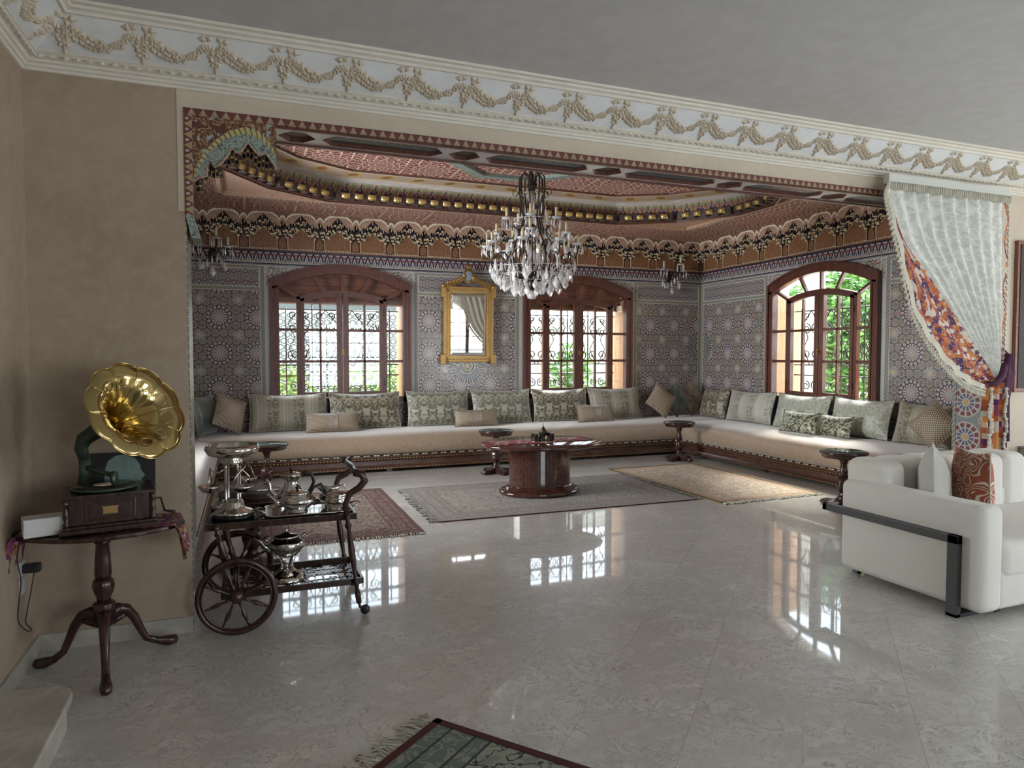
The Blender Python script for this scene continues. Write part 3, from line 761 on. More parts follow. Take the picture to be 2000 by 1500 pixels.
# ------------------------------------------------------------ tile facings of the alcove
def pan(parent, mp, u0, u1, z0, z1, m, name, d=.004):
    g = G(); P = [(u0, z0), (u1, z0), (u1, z1), (u0, z1)]
    g.add([mp(u, z, -d) for u, z in P]+[mp(u, z, 0) for u, z in P], [(0, 1, 2, 3), (0, 4, 5, 1), (1, 5, 6, 2), (2, 6, 7, 3), (3, 7, 4, 0)],
          [P, [P[0]]*4, [P[1]]*4, [P[2]]*4, [P[3]]*4])
    return g.build(name, m, parent)
def face(wallo, mp, u0, u1, wins):
    pan(wallo, mp, u0, u1, 2.905, 3.095, 'tile_frieze', 'frieze_tiles')
    pan(wallo, mp, u0, u1, 2.893, 2.900, 'niche_dark', 'dark_listel')
    edges = [u0]
    for w in wins: edges += [w-1.075, w+1.075]
    edges.append(u1)
    for k in range(0, len(edges), 2):
        a, b = edges[k]+.012, edges[k+1]-.012; c = .05
        if b-a < .2: continue
        pan(wallo, mp, a, a+c, .45, 2.88, 'tile_chain', 'border_tiles'); pan(wallo, mp, b-c, b, .45, 2.88, 'tile_chain', 'border_tiles')
        a += c+.010; b -= c+.010
        pan(wallo, mp, a, b, 2.845, 2.88, 'tile_chain', 'border_tiles'); pan(wallo, mp, a, b, 2.535, 2.575, 'tile_chain', 'border_tiles')
        pan(wallo, mp, a+.015, b-.015, 2.59, 2.832, 'tile_lattice', 'lattice_tiles')
        pan(wallo, mp, a+.006, b-.006, .45, 2.522, 'zellige', 'zellige_panel')
    for w in wins:
        g = G(); g2 = G(); n = 24
        for i in range(n):
            q = [w-1.06+2.12*i/n, w-1.06+2.12*(i+1)/n]
            az = [min(2.84, 2.69+.235*(1-((u-w)/1.02)**2)) if abs(u-w) < 1.02 else 2.60 for u in q]
            P = [(q[0], az[0]), (q[1], az[1]), (q[1], 2.875), (q[0], 2.875)]
            g.add([mp(u, z, -.004) for u, z in P], [(0, 1, 2, 3)], [P])
        g.build('spandrel_tiles', 'tile_floral', wallo)
        pan(wallo, mp, w-1.06, w+1.06, .45, .88, 'zellige', 'zellige_panel')
face(wall_back, mpB, XA, XR, [1.335, 5.235])
face(wall_right, mpR, YI, YB, [7.62])
face(wall_left_alcove, mpL, YI, YB, [])
# dark sunburst rosette on the corner of the back wall
# ------------------------------------------------------------ carved frieze of muqarnas round the alcove
UW = .513
gm = {}
half = UW/2
cut = [(-half, .385), (-half+.03, .35), (-half+.055, .30), (-.17, .315), (-.155, .355), (-.13, .33), (-.09, .37), (-.05, .42), (0, .465)]
cut = cut+[(-x, z) for x, z in cut[-2::-1]]
f = G()
for (a, za), (b, zb) in zip(cut, cut[1:]): f.prism([(a, za), (b, zb), (b, .49), (a, .49)], lambda u, z, d: (u, d, z), -.15, -.13)
gm['arched_board'] = (f.mesh('arched_board', 'painted_pink'))
f = G()
arch = [(-half+.035, .425)]+[(-.215+.03*0+.0, .41)]+[(.205*cos(a), .40+.105*sin(a)*1.0) for a in [pi-k*pi/12 for k in range(13)]]+[(.215, .41), (half-.035, .425)]
arch = [(-half, .46), (-half+.025, .445), (-half+.045, .415)]+[(.205*cos(a), .40+.11*sin(a)) for a in [pi-k*pi/12 for k in range(13)]]+[(half-.045, .415), (half-.025, .445), (half, .46)]
for (a, za), (b, zb) in zip(arch, arch[1:]):
    if b-a > 1e-4: f.prism([(a, za-.034), (b, zb-.034), (b, zb), (a, za)], lambda u, z, d: (u, d, z), -.156, -.149)
u_ = G()
for (a, za), (b, zb) in zip(arch, arch[1:]):
    if b-a > 1e-4: u_.prism([(a, za-.01), (b, zb-.01), (b, .53), (a, .53)], lambda u, z, d: (u, d, z), -.153, -.148)
gm['upper_board'] = u_.mesh('upper_board', 'frieze_brown')
gm['arch_band'] = f.mesh('arch_band', 'painted_cream')
f = G()
pp = [(-.185, 0), (.185, 0), (.185, .15), (.165, .18), (.145, .175), (.135, .20), (.09, .215), (.06, .25), (0, .30)]
pp += [(-x, z) for x, z in pp[-2:1:-1]]
f.prism(pp, lambda u, z, d: (u, d, z), -.05, -.03)
gm['stepped_panel'] = f.mesh('stepped_panel', 'painted_panel')
f = G(); f.tube([(x, -.052, z) for x, z in pp]+[(pp[0][0], -.052, 0)], .0055, 4); gm['panel_edge'] = f.mesh('panel_edge', 'pale_gold')
f = G(); f.prism([(-.048, .01), (.048, .01), (.048, .10), (.025, .14), (0, .175), (-.025, .14), (-.048, .10)], lambda u, z, d: (u+half, d, z), -.05, -.03)
gm['small_panel'] = f.mesh('small_panel', 'painted_panel')
# muqarnas cells: dark niches with pale pointed tips in stepped tiers
f = G(); tp = G()
def cutz(u):
    for (a, za), (b, zb) in zip(cut, cut[1:]):
        if a-1e-6 <= u <= b+1e-6: return za+(zb-za)*(u-a)/(b-a)
    return .3
for tier, (dep, zo) in enumerate(((-.125, -.01), (-.095, -.055), (-.07, -.10))):
    for k in range(13):
        u = -half+(k+.5*(tier % 2)+.25)*UW/13
        if u > half-.01: continue
        zt = cutz(u)+zo
        if zt < .16: continue
        w = .013
        f.add([(u-w, dep+.004, zt-.05), (u+w, dep+.004, zt-.05), (u+w, dep+.004, zt), (u, dep+.004, zt+.025), (u-w, dep+.004, zt), (u-w, dep+.05, zt-.05), (u+w, dep+.05, zt-.05), (u+w, dep+.05, zt), (u, dep+.05, zt+.025), (u-w, dep+.05, zt)],
              [(0, 1, 2, 3, 4), (0, 5, 6, 1), (1, 6, 7, 2), (2, 7, 8, 3), (3, 8, 9, 4), (4, 9, 5, 0)])
        if (k+tier) % 2: tp.box((u, dep+.002, zt-.053), (.034, .03, .020))
        else: tp.box((u, dep, zt-.02), (.012, .014, .040))
for k in range(7):
    u = -half+.04+k*UW/7
    if abs(u) > .12: tp.box((u, -.055, .20), (.036, .03, .02)); f.box((u, -.045, .175), (.012, .02, .05))
gm['muqarnas_cells'] = f.mesh('muqarnas_cells', 'niche_dark'); gm['muqarnas_tips'] = tp.mesh('muqarnas_tips', 'pale_gold')
def frieze(name, org, rz, n, L):
    t = struct(name, org, rz)
    G().bx(0, L, -.03, 0, 0, .52).build('frieze_back', 'painted_brown', t)
    G().bx(0, L, -.145, -.13, .455, .50).build('frieze_top_board', 'painted_brown', t)
    G().bx(0, L, -.145, 0, .488, .505).build('frieze_shelf', 'carved_cedar', t)
    G().bx(0, L, -.060, -.028, -.022, -.002).build('bead_moulding', 'bead_trim', t)
    G().bx(0, L, -.045, 0, -.038, -.022).build('dark_moulding', 'mahogany', t)
    for k in range(n):
        for nm, me in gm.items(): inst(nm, me, t, (half+k*UW+(L-n*UW)/2, 0, 0))
frieze('trim_7', (XA, YB, 3.13), 0, 18, XR-XA)
frieze('trim_8', (XR, YB, 3.13), -pi/2, 11, YB-YI)
frieze('trim_9', (XA, YI, 3.13), pi/2, 11, YB-YI)
# ------------------------------------------------------------ painted cedar ceiling of the alcove
ac = struct('ceiling'); CX, CY, ZA = 3.1, 7.5, 3.62
V3 = [(2.1, 1.57), (2.85, 1.1), (3.35, .35)]
base = V3+[(x, -y) for x, y in V3[::-1]]; base = base+[(-x, -y) for x, y in base]
base = V3[0:3]+[(3.35, -.35), (2.85, -1.1), (2.1, -1.57), (-2.1, -1.57), (-2.85, -1.1), (-3.35, -.35), (-3.35, .35), (-2.85, 1.1), (-2.1, 1.57)]
def ring(d): return [(CX+x*(1-d/3.35), CY+y*(1-d/1.57)) for x, y in base]
def band_(d0, z0, d1, z1, name, m, parent=ac):
    A, B = ring(d0), ring(d1); g = G(); s = 0
    for i in range(12):
        j = (i+1) % 12; L = math.dist(A[i], A[j])
        g.add([(A[i][0], A[i][1], z0), (A[j][0], A[j][1], z0), (B[j][0], B[j][1], z1), (B[i][0], B[i][1], z1)], [(0, 1, 2, 3)], [[(s, 0), (s+L, 0), (s+L, 1), (s, 1)]]); s += L
    return g.build(name, m, parent)
# flat border between the walls and the dome: four boards and four corner pieces
rx, ry = 3.42, 1.64
for a in ((XA, XR, YI, CY-ry), (XA, XR, CY+ry, YB), (XA, CX-rx, CY-ry, CY+ry), (CX+rx, XR, CY-ry, CY+ry)):
    G().bx(*a, ZA, ZA+.03).build('carved_border_board', 'carved_cedar', ac)
fr_ = G()
for x0, x1, y0_, y1_ in ((CX-rx, CX+rx, CY-ry, CY-ry+.07), (CX-rx, CX+rx, CY+ry-.07, CY+ry), (CX-rx, CX-rx+.07, CY-ry, CY+ry), (CX+rx-.07, CX+rx, CY-ry, CY+ry)): fr_.bx(x0, x1, y0_, y1_, 3.565, 3.66)
fr_.build('rectangular_frame', 'painted_pink', ac)
fb = G()
for x0, x1, y0_, y1_ in ((CX-rx, CX+rx, CY-ry, CY-ry+.012), (CX-rx, CX+rx, CY+ry-.012, CY+ry), (CX-rx, CX-rx+.012, CY-ry, CY+ry), (CX+rx-.012, CX+rx, CY-ry, CY+ry)): fb.bx(x0, x1, y0_, y1_, 3.558, 3.566)
fb.build('frame_bead', 'bead_trim', ac)
for sx in (-1, 1):
    for sy in (-1, 1):
        P = [(CX+sx*x, CY+sy*y) for x, y in [(2.1, 1.6), (rx-.05, 1.6), (rx-.05, .35), (3.35, .35), (2.85, 1.1), (2.1, 1.57)]]
        G().prism(P, flat, 3.61, 3.64).build('corner_panel', 'painted_pink', ac)
for d0, z0, d1, z1, nm, m in ((-.03, 3.575, .01, 3.56, 'dome_moulding', 'bead_trim'), (.01, 3.56, .01, 3.575, 'dome_moulding', 'mahogany'), (.01, 3.575, .06, 3.575, 'dome_ledge', 'mahogany'), (.06, 3.575, .06, 3.69, 'corbel_band', 'corbel_brown'), (.06, 3.69, .015, 3.69, 'dome_ledge', 'painted_brown'), (.015, 3.69, .02, 3.70, 'dome_fillet', 'painted_cream'),
                          (.02, 3.70, .09, 3.815, 'ogee_coving', 'ogee_coving'), (.09, 3.815, .15, 3.85, 'silvered_border', 'soffit_white'), (.15, 3.85, .17, 3.855, 'dome_fillet', 'pale_gold'), (.17, 3.855, .40, 3.875, 'medallion_border', 'medallion_border'), (.40, 3.875, .41, 3.90, 'dome_fillet', 'mahogany')):
    band_(d0, z0, d1, z1, nm, m)
G().prism(ring(.41), flat, 3.90, 3.94).build('carved_centre', 'carved_cedar', ac)
oc = [(CX+a*cos(k*pi/4+pi/8)*1.08, CY+b*sin(k*pi/4+pi/8)*1.08) for k in range(8) for a, b in ((.84, .84),)]
oi = [(CX+(x-CX)*.86, CY+(y-CY)*.86) for x, y in oc]
for i in range(8):
    j = (i+1) % 8
    G().prism([oc[i], oc[j], oi[j], oi[i]], flat, 3.86, 3.90).build('octagon_rail', 'painted_green', ac)
G().bx(XA-.3, XR+.3, YI, 10.8, 4.5, 4.7).build('light_stop_roof', 'white_ceiling', ac)  # unseen slab added over the dome to stop light from above
cb = G().box((0, .025, 0), (.070, .10, .10)); cb.box((0, -.0, .034), (.085, .03, .022)); cb.tube([(-.028, -.002, .01), (0, -.012, -.01), (.028, -.002, .01)], .010, 5)
cbm = cb.mesh('corbel', 'corbel_brown', .004)
ro = G().tube([(-.05, -.02, 0), (.05, -.02, 0)], .036, 8); rom = ro.mesh('gilt_roundel', 'old_gold')
R0 = ring(.06)
for i in range(12):
    a, b = Vector(R0[i]+(0,)), Vector(R0[(i+1) % 12]+(0,)); L = (b-a).length; n = max(2, round(L/.165)); d = (b-a)/L
    inw = Vector((d.y, -d.x, 0))
    if inw.dot(Vector((CX, CY, 0))-a) < 0: inw = -inw
    rz = atan2(d.y, d.x)+(0 if Vector((-d.y, d.x, 0)).dot(inw) < 0 else pi)
    for k in range(n):
        p = a+d*(k+.5)*L/n
        inst('corbel', cbm, ac, (p.x+inw.x*.06, p.y+inw.y*.06, 3.632), (0, 0, rz))
        if k < n-1: q = a+d*(k+1)*L/n; inst('gilt_roundel', rom, ac, (q.x+inw.x*.055, q.y+inw.y*.055, 3.632), (0, 0, rz))
# ------------------------------------------------------------ arched windows
def parab(h, zs_, za): return lambda u: zs_+(za-zs_)*(1-(u/h)**2)
def arc_strip(g, h, f0, f1, d0, d1, n=20, lo=None, hi=None):
    lo = -h if lo is None else lo; hi = h if hi is None else hi
    for i in range(n):
        a = lo+(hi-lo)*i/n; b = lo+(hi-lo)*(i+1)/n
        g.prism([(a, f0(a)), (b, f0(b)), (b, f1(b)), (a, f1(a))], lambda u, z, d: (u, d, z), d0, d1)
mp0 = lambda u, z, d: (u, d, z)
def make_window(name, loc, rz, jamb='jamb_wood', wm='mahogany'):
    w = struct(name, loc, rz)
    fo = parab(1.005, 2.68, 2.925); fi = parab(.895, 2.585, 2.807)
    foo = lambda u: fo(u)
    g = G()
    arc_strip(g, 1.005, lambda u: fi(u) if abs(u) < .895 else 2.585-(abs(u)-.895)*.3, fo, -.055, .04, 28)
    for s in (-1, 1): g.bx(s*.895, s*1.005, -.055, .04, .90, 2.60)
    g.bx(-1.005, 1.005, -.055, .04, .90, .985)
    g.build('casing', wm, w)
    g = G(); arc_strip(g, 1.02, lambda u: parab(1.02, 2.66, 2.915)(u), lambda u: parab(1.02, 2.70, 2.945)(u), -.075, -.02, 28)
    for s in (-1, 1): g.bx(s*.985, s*1.022, -.075, -.02, .90, 2.67); g.bx(s*.895, s*.925, -.068, -.05, .985, 2.585)
    g.build('casing_moulding', wm, w)
    # fixed frame: posts, inner arch, rails of the side lights, radiating bars of the fanlight
    g = G(); ai = parab(.65, 2.46, 2.565); ao = parab(.65, 2.415, 2.515)
    arc_strip(g, .65, ao, ai, -.02, .045, 18)
    for s in (-1, 1): g.bx(s*.60, s*.655, -.02, .045, .985, 2.46)
    g.build('inner_frame', wm, w)
    for s in (-1, 1):
        for zz in (1.52, 1.98): G().bx(s*.655, s*.895, -.01, .035, zz-.02, zz+.02).build('glazing_bar', wm, w)
    for (xa, za, xb, zb) in ((-.65, 2.46, -.895, 2.60), (-.27, 2.53, -.40, 2.76), (0, 2.55, 0, 2.81), (.27, 2.53, .40, 2.76), (.65, 2.46, .895, 2.60)):
        dx, dz = xb-xa, zb-za; L = math.hypot(dx, dz); nx, nz = -dz/L*.018, dx/L*.018
        G().prism([(xa-nx, za-nz), (xa+nx, za+nz), (xb+nx, zb+nz), (xb-nx, zb-nz)], mp0, -.01, .04).build('fanlight_bar', wm, w)
    # casements
    for s in (-1, 1):
        st = G()
        st.bx(s*.005, s*.085, -.03, .035, 1.0, 2.52); st.bx(s*.545, s*.60, -.03, .035, 1.0, 2.44)
        st.bx(s*.085, s*.545, -.03, .035, .99, 1.07)
        a0 = parab(.60, 2.385, 2.475); a1 = parab(.60, 2.43, 2.52)
        arc_strip(st, .6, a0, a1, -.03, .035, 10, min(s*.08, s*.6), max(s*.08, s*.6))
        c = st.build('casement', wm, w)
        G().bx(s*.307, s*.333, -.018, .025, 1.07, 2.44).build('glazing_bar', wm, c)
        for zz in (1.52, 1.98): G().bx(s*.085, s*.545, -.018, .025, zz-.018, zz+.018).build('glazing_bar', wm, c)
        for xa, xb in ((.085, .307), (.333, .545)):
            for za, zb in ((1.07, 1.50), (1.54, 1.96), (2.0, 2.40)):
                G().bx(s*xa, s*xb, .001, .004, za, zb+.0).build('pane', 'clear_glass', c)
        G().bx(s*.603, s*.612, -.034, -.02, 1.15, 1.24).build('hinge', 'bronze', c); G().bx(s*.603, s*.612, -.034, -.02, 2.2, 2.29).build('hinge', 'bronze', c)
    for s in (-1, 1):
        for za, zb in ((.985, 1.50), (1.54, 1.96), (2.0, 2.47)): G().bx(s*.655, s*.895, .010, .013, za, zb).build('pane', 'clear_glass', w)
    hd = G(); hd.box((0, -.04, 1.66), (.03, .02, .08)); hd.tube([(0, -.05, 1.66), (0, -.075, 1.66), (.03, -.08, 1.665)], .008, 6)
    hd.build('window_handle', 'gold_trim', w)
    # deep timber lined reveal outside
    g = G()
    for s in (-1, 1): g.bx(s*.93, s*.96, .05, .60, .93, 2.55)
    g.bx(-.96, .96, .05, .60, .90, .94)
    g.build('reveal_lining', jamb, w)
    return w
def scroll(cx, cz, r, dirn, turns=1.4, n=20, a0=0.0):
    return [(cx+r*(1-.75*k/n)*cos(a0+dirn*2*pi*turns*k/n), 0, cz+r*(1-.75*k/n)*sin(a0+dirn*2*pi*turns*k/n)) for k in range(n+1)]
def make_grille(loc, rz, label):
    t = thing('window_grille', label, 'grille', loc, rz, 'wrought iron grilles outside the windows')
    for z in (1.0, 1.30, 1.46, 2.30): G().tube([(-.92, 0, z), (.92, 0, z)], .010, 5).build('crossbar', 'iron', t)
    for x in (-.78, -.40, 0, .40, .78): G().tube([(x, 0, .95), (x, 0, 2.52-.3*x*x)], .011, 5).build('upright', 'iron', t)
    for cx in (-.59, -.20, .20, .59):
        for s in (-1, 1):
            for (cz, r, tu, a0) in ((1.14, .075, 1.3, pi/2), (1.62, .09, 1.3, -pi/2), (2.02, .085, 1.4, pi/2), (2.22, .06, 1.2, -pi/2)):
                p = scroll(cx+s*.085, cz, r, s, tu, 16, a0)
                G().tube(p, .0095, 5).build('scroll', 'iron', t)
            G().tube([(cx+s*.02, 0, 1.46), (cx+s*.15, 0, 1.72), (cx+s*.06, 0, 1.88), (cx+s*.16, 0, 2.10), (cx, 0, 2.30)], .0085, 5).build('scroll', 'iron', t)
    return t
make_window('window_1', (1.335, YB, 0), 0); make_window('window_2', (5.235, YB, 0), 0); make_window('window_3', (XR, 7.62, 0), -pi/2)
make_grille((1.335, YB+.42, 0), 0, 'wrought iron scroll grille outside the left arched window beside the gilt mirror')
make_grille((5.235, YB+.42, 0), 0, 'wrought iron scroll grille outside the middle arched window, behind the chandelier')
make_grille((XR+.42, 7.62, 0), -pi/2, 'wrought iron scroll grille outside the arched window of the right wall')
for x0, x1 in ((.36, 2.31), (4.26, 6.12)):
    sb = struct('window_4' if x0 < 1 else 'window_5', (0, YB+.12, 0))
    for k in range(4): G().bx(x0, x1, .0+k*.012, .03+k*.012, 2.385+k*.128, 2.385+(k+1)*.128-.006).build('shutter_board', 'box_boards', sb)
    G().bx(x0, x1, .06, .30, 2.38, 3.0).build('shutter_box', 'box_boards', sb)
# ------------------------------------------------------------ outside
og = G().bx(-12, 22, 10.8, 30, -.35, -.15).build('floor', 'paving'); og['kind'] = 'structure'
og = G().bx(8.1, 22, -6, 10.8, -.35, -.15).build('floor', 'paving'); og['kind'] = 'structure'
fn = thing('lattice_fence', 'pale lattice garden screen with posts seen through the left arched window', 'screen', (0, 13.4, -.15))
for x in (-1.2, .30, 1.75, 3.3): G().bx(x-.05, x+.05, -.05, .05, 0, 2.75).build('post', 'lattice_pale', fn)
G().bx(-1.3, 3.4, -.05, .05, 2.62, 2.75).build('top_rail', 'lattice_pale', fn); G().bx(-1.3, 3.4, -.05, .05, .2, .3).build('bottom_rail', 'lattice_pale', fn)
lt_ = G(); rr = .068
for j in range(19):
    for i in range(38):
        cx = -1.15+i*.12+(.06 if j % 2 else 0); cz = .38+j*.118
        A = [(cx+rr*cos(a), cz+rr*sin(a)) for a in [k*pi/3+pi/6 for k in range(6)]]; B = [(cx+(rr-.030)*cos(a), cz+(rr-.030)*sin(a)) for a in [k*pi/3+pi/6 for k in range(6)]]
        for k in range(6): lt_.add([(A[k][0], -.01, A[k][1]), (A[(k+1) % 6][0], -.01, A[(k+1) % 6][1]), (B[(k+1) % 6][0], -.01, B[(k+1) % 6][1]), (B[k][0], -.01, B[k][1])], [(0, 1, 2, 3)])
lt_.build('lattice_panel', 'lattice_pale', fn, kind='stuff')
nh = thing('sky_backdrop', 'pale house wall added to dim the sky behind the left window lattice', 'backdrop', (0, 16.5, -.15))  # invented backdrop, tones down the white sky so the lattice shows
G().bx(-3, 4.6, 0, .3, 0, 3.1).build('backdrop_wall', 'outside_plaster', nh); G().bx(-3.1, 4.7, -.1, .4, 3.1, 3.2).build('backdrop_cap', 'outside_plaster', nh)
gw = thing('garden_wall', 'sunlit cream garden wall seen through the middle arched window', 'wall', (0, 14.2, -.15))
G().bx(4.9, 11.5, 0, .2, 0, 2.5).build('masonry', 'outside_plaster', gw); G().bx(4.85, 11.6, -.05, .25, 2.5, 2.6).build('coping', 'outside_plaster', gw)
def bush(loc, w, d, h, n, mats, label, name='shrub', cat='shrub', trunk=0, seed=1, L=.11, group=None):
    t = thing(name, label, cat, loc, 0, group); r = random.Random(seed)
    for mi, m in enumerate(mats):
        g = G()
        for k in range(n//len(mats)):
            while 1:
                p = Vector((r.uniform(-1, 1), r.uniform(-1, 1), r.uniform(-1, 1)))
                if p.length < 1: break
            c = Vector((p.x*w, p.y*d, trunk+h/2+p.z*h/2)); q = Matrix.Rotation(r.uniform(0, 6.28), 3, 'Z') @ Matrix.Rotation(r.uniform(-1.2, 1.2), 3, 'X')
            l = L*r.uniform(.6, 1.3)
            g.add([c+q @ Vector(v) for v in ((0, 0, 0), (l*.5, l*.32, .01), (l, 0, 0), (l*.5, -l*.32, .01))], [(0, 1, 2, 3)])
        g.build('leaves', m, t, kind='stuff')
    g = G()
    for k in range(5): a = k*1.3; g.tube([(0, 0, 0), (.1*cos(a), .1*sin(a), (trunk+h)*.35), (w*.5*cos(a), d*.5*sin(a), (trunk+h)*.7)], [.04, .03, .012], 5)
    g.build('stem', 'bark', t)
    return t
bush((.2, 12.7, -.15), .95, .4, 1.75, 3000, ['leaf_b', 'leaf_c'], 'light green shrub at the foot of the lattice screen, left half of the left window', seed=1)
bush((2.25, 12.8, -.15), .95, .4, 1.65, 3000, ['leaf_b', 'leaf_c'], 'light green shrub at the foot of the lattice screen, right half of the left window', seed=2)
bush((6.3, 12.9, -.15), .55, .4, 2.1, 900, ['leaf_a', 'leaf_b'], 'loose leafy plant behind the left panes of the middle window', seed=3, L=.16)
bush((7.6, 13.2, -.15), .8, .4, 1.3, 1200, ['leaf_a', 'leaf_b'], 'low leafy plant behind the right panes of the middle window', seed=4, L=.14)
bush((11.6, 10.9, -.15), 1.1, 1.1, 3.6, 7000, ['leaf_a', 'leaf_b'], 'dense green tree close outside the right hand window', 'tree', 'tree', .3, 5, .17)
bush((13.2, 14.0, -.15), 1.5, 1.6, 4.2, 7000, ['leaf_a', 'leaf_b'], 'tall green tree further back outside the right hand window', 'tree', 'tree', .3, 6, .18)
bush((12.6, 8.6, -.15), .9, .9, 2.2, 2600, ['leaf_a', 'leaf_b', 'leaf_c'], 'rounded garden shrub seen through the right side light of the right window', 'tree', 'tree', .2, 8, .16)
gc_ = thing('garden_column', 'white plastered pillar outside the left panes of the right window', 'column', (9.4, 9.42, -.15))
G().bx(-.13, .13, -.13, .13, 0, 3.2).build('shaft', 'outside_plaster', gc_); G().bx(-.18, .18, -.18, .18, 0, .25).build('plinth', 'outside_plaster', gc_)
# ------------------------------------------------------------ garden windows of the living room (behind the camera, seen in the mirror)
for i, wx in enumerate((7.6, 3.2)):
    w = struct('window_%d' % (6+i), (wx, -3.52, 0))
    for x in (-1.22, -.62, 0, .62, 1.22): G().bx(x-(.07 if x == 0 else .025), x+(.07 if x == 0 else .025), -.03, .03, .5, 2.74).build('upright', 'dark_wood', w)
    for z in (.55, 1.05, 1.55, 2.05, 2.55): G().bx(-1.25, 1.25, -.02, .02, z-.02, z+.02).build('glazing_bar', 'dark_wood', w)
    for x in (-.9, -.3, .3, .9):
        for z in (.8, 1.3, 1.8, 2.3): G().tube([(x+px_*.6, -.08, z+pz_*.6) for px_, _, pz_ in scroll(0, 0, .16, 1, 1.3, 12)], .008, 4).build('scroll', 'iron', w)
w = struct('window_8', (10.45, 1.0, 0), pi/2)
for x in (-1.45, -.7, 0, .7, 1.45): G().bx(x-.03, x+.03, -.03, .03, .5, 2.6).build('upright', 'dark_wood', w)
for z in (.55, 1.3, 2.0, 2.57): G().bx(-1.5, 1.5, -.02, .02, z-.02, z+.02).build('glazing_bar', 'dark_wood', w)
# ------------------------------------------------------------ soft things: cushions
def cush_fn(w, h, t, side, seed, pinch=.05, sag=0.0):
    rr = random.Random(seed); ox = rr.uniform(0, 50)
    def f(i, j):
        u, v = i*2-1, j*2-1
        x = w/2*u*(1-pinch*(1-v*v)); z = h/2*v*(1-pinch*1.2*(1-u*u))-sag*(1-u*u)*(v+1)/2
        th = max(0, (1-abs(u)**2.6))**.62*max(0, (1-abs(v)**2.6))**.62
        y = side*t/2*th
        if th > .02:
            y += side*.012*th*mnoise.noise(Vector((x*5+ox, z*6, seed)))+side*.006*mnoise.noise(Vector((x*14+ox, z*14, seed)))*th
        return (x, y, z+h/2)
    return f
CN = 0
def cushion(name, label, m, w, h, t, loc, rz=0, tilt=0, roll=0, group=None, piping='velvet_tan', back=None, bandm=None, cat='cushion', sag=.02, pinch=.05):
    """rests with its lower edge at loc; faces local -y; tilt leans it back (+y)"""
    global CN; CN += 1
    o = bpy.data.objects.new(name, None); COL.objects.link(o); o.empty_display_size = .1
    M = Matrix.Translation(loc) @ Matrix.Rotation(rz, 4, 'Z') @ Matrix.Rotation(-tilt, 4, 'X')
    if roll: M = M @ Matrix.Translation((0, 0, h*.5*(abs(cos(roll))+abs(sin(roll))*w/h)*.97)) @ Matrix.Rotation(roll, 4, 'Y') @ Matrix.Translation((0, 0, -h/2))
    o.matrix_world = M; tag(o, label, cat, group)
    uvf = lambda a, b: ((a-.5)*w, (b-.5)*h)
    ff = cush_fn(w, h, t, -1, CN, pinch, sag); fb = cush_fn(w, h, t, 1, CN, pinch, sag)
    G().grid(16, 12, ff, True, uvf).build('cover', m, o)
    G().grid(10, 8, fb, True, uvf, True).build('back_cover', back or m, o)
    pts = [ff(i/12, 0) for i in range(13)]+[ff(1, j/8) for j in range(1, 9)]+[ff(1-i/12, 1) for i in range(1, 13)]+[ff(0, 1-j/8) for j in range(1, 9)]
    G().tube(pts, .005, 5).build('piping', piping, o)
    if bandm:
        g = G()
        for fn_, s in ((ff, -1), (fb, 1)):
            g.grid(4, 12, lambda a, b, fn_=fn_, s=s: (lambda p: (p[0], p[1]+s*.006, p[2]))(fn_(.41+.18*a, b)), True, uvf, s > 0)
        g.build('satin_band', bandm, o)
    return o
GR = 'large brocade back cushions of the banquette'
SZ = .541
bl = [(.01, 1.07, 'brocade_stripe', 'beige striped brocade cushion, leftmost of the long back row'), (1.10, 2.14, 'damask_dark', 'dark green damask cushion under the right half of the left window'),
      (2.24, 3.22, 'damask_green', 'green damask cushion below the left part of the gilt mirror'), (3.27, 4.26, 'damask_green', 'green damask cushion just right of the gilt mirror, left of the middle window'),
      (4.30, 5.29, 'damask_dark', 'damask cushion under the left half of the middle window'), (5.32, 6.30, 'brocade_stripe', 'striped brocade cushion under the right half of the middle window')]
for a, b, m, lab in bl:
    cushion('back_cushion', lab, m, b-a, .54, .25, ((a+b)/2, 10.10, SZ), 0, radians(14), 0, GR, back='velvet_dark', piping='damask_light')
rl = [(10.02, 9.34, 'damask_dark', 'dark green damask cushion, first on the right wall beside the corner'), (9.32, 8.26, 'brocade_light', 'silvery striped brocade cushion on the right bench, second from the corner'),
      (8.22, 7.20, 'damask_light', 'pale damask cushion behind the two small leaf patterned cushions'), (7.16, 6.22, 'damask_light', 'pale green damask cushion with dark sides under the right window'),
      (6.16, 5.36, 'brocade_stripe', 'striped brocade cushion nearest the curtain on the right bench')]
for a, b, m, lab in rl:
    cushion('back_cushion', lab, m, a-b, .52, .25, (7.43, (a+b)/2, SZ), -pi/2, radians(14), 0, GR, back='velvet_dark', piping='velvet_dark')
GS = 'small cushions scattered on the banquette'
cushion('small_cushion', 'small oblong knitted gold cushion with satin band under the left window', 'knit_gold', .74, .29, .19, (1.11, 9.78, SZ), .03, radians(18), 0, GS, bandm='satin_band')
cushion('small_cushion', 'small oblong knitted cushion with satin band below the mirror', 'knit_gold', .70, .27, .19, (3.23, 9.78, SZ), .03, radians(18), 0, GS, bandm='satin_band')
cushion('small_cushion', 'small oblong knitted cushion with gathered satin band under the middle window', 'knit_gold', .68, .30, .18, (5.26, 9.78, SZ), .08, radians(18), 0, GS, bandm='satin_band')
cushion('small_cushion', 'larger of two small leaf patterned velvet cushions on the right bench', 'leaf_velvet', .66, .32, .16, (7.03, 7.32, SZ), -pi/2, radians(18), 0, GS, piping='velvet_green')
cushion('small_cushion', 'smaller leaf patterned velvet cushion, partly behind its twin on the right bench', 'leaf_velvet', .56, .30, .14, (7.15, 6.82, SZ), -pi/2, radians(18), 0, GS, piping='velvet_green')
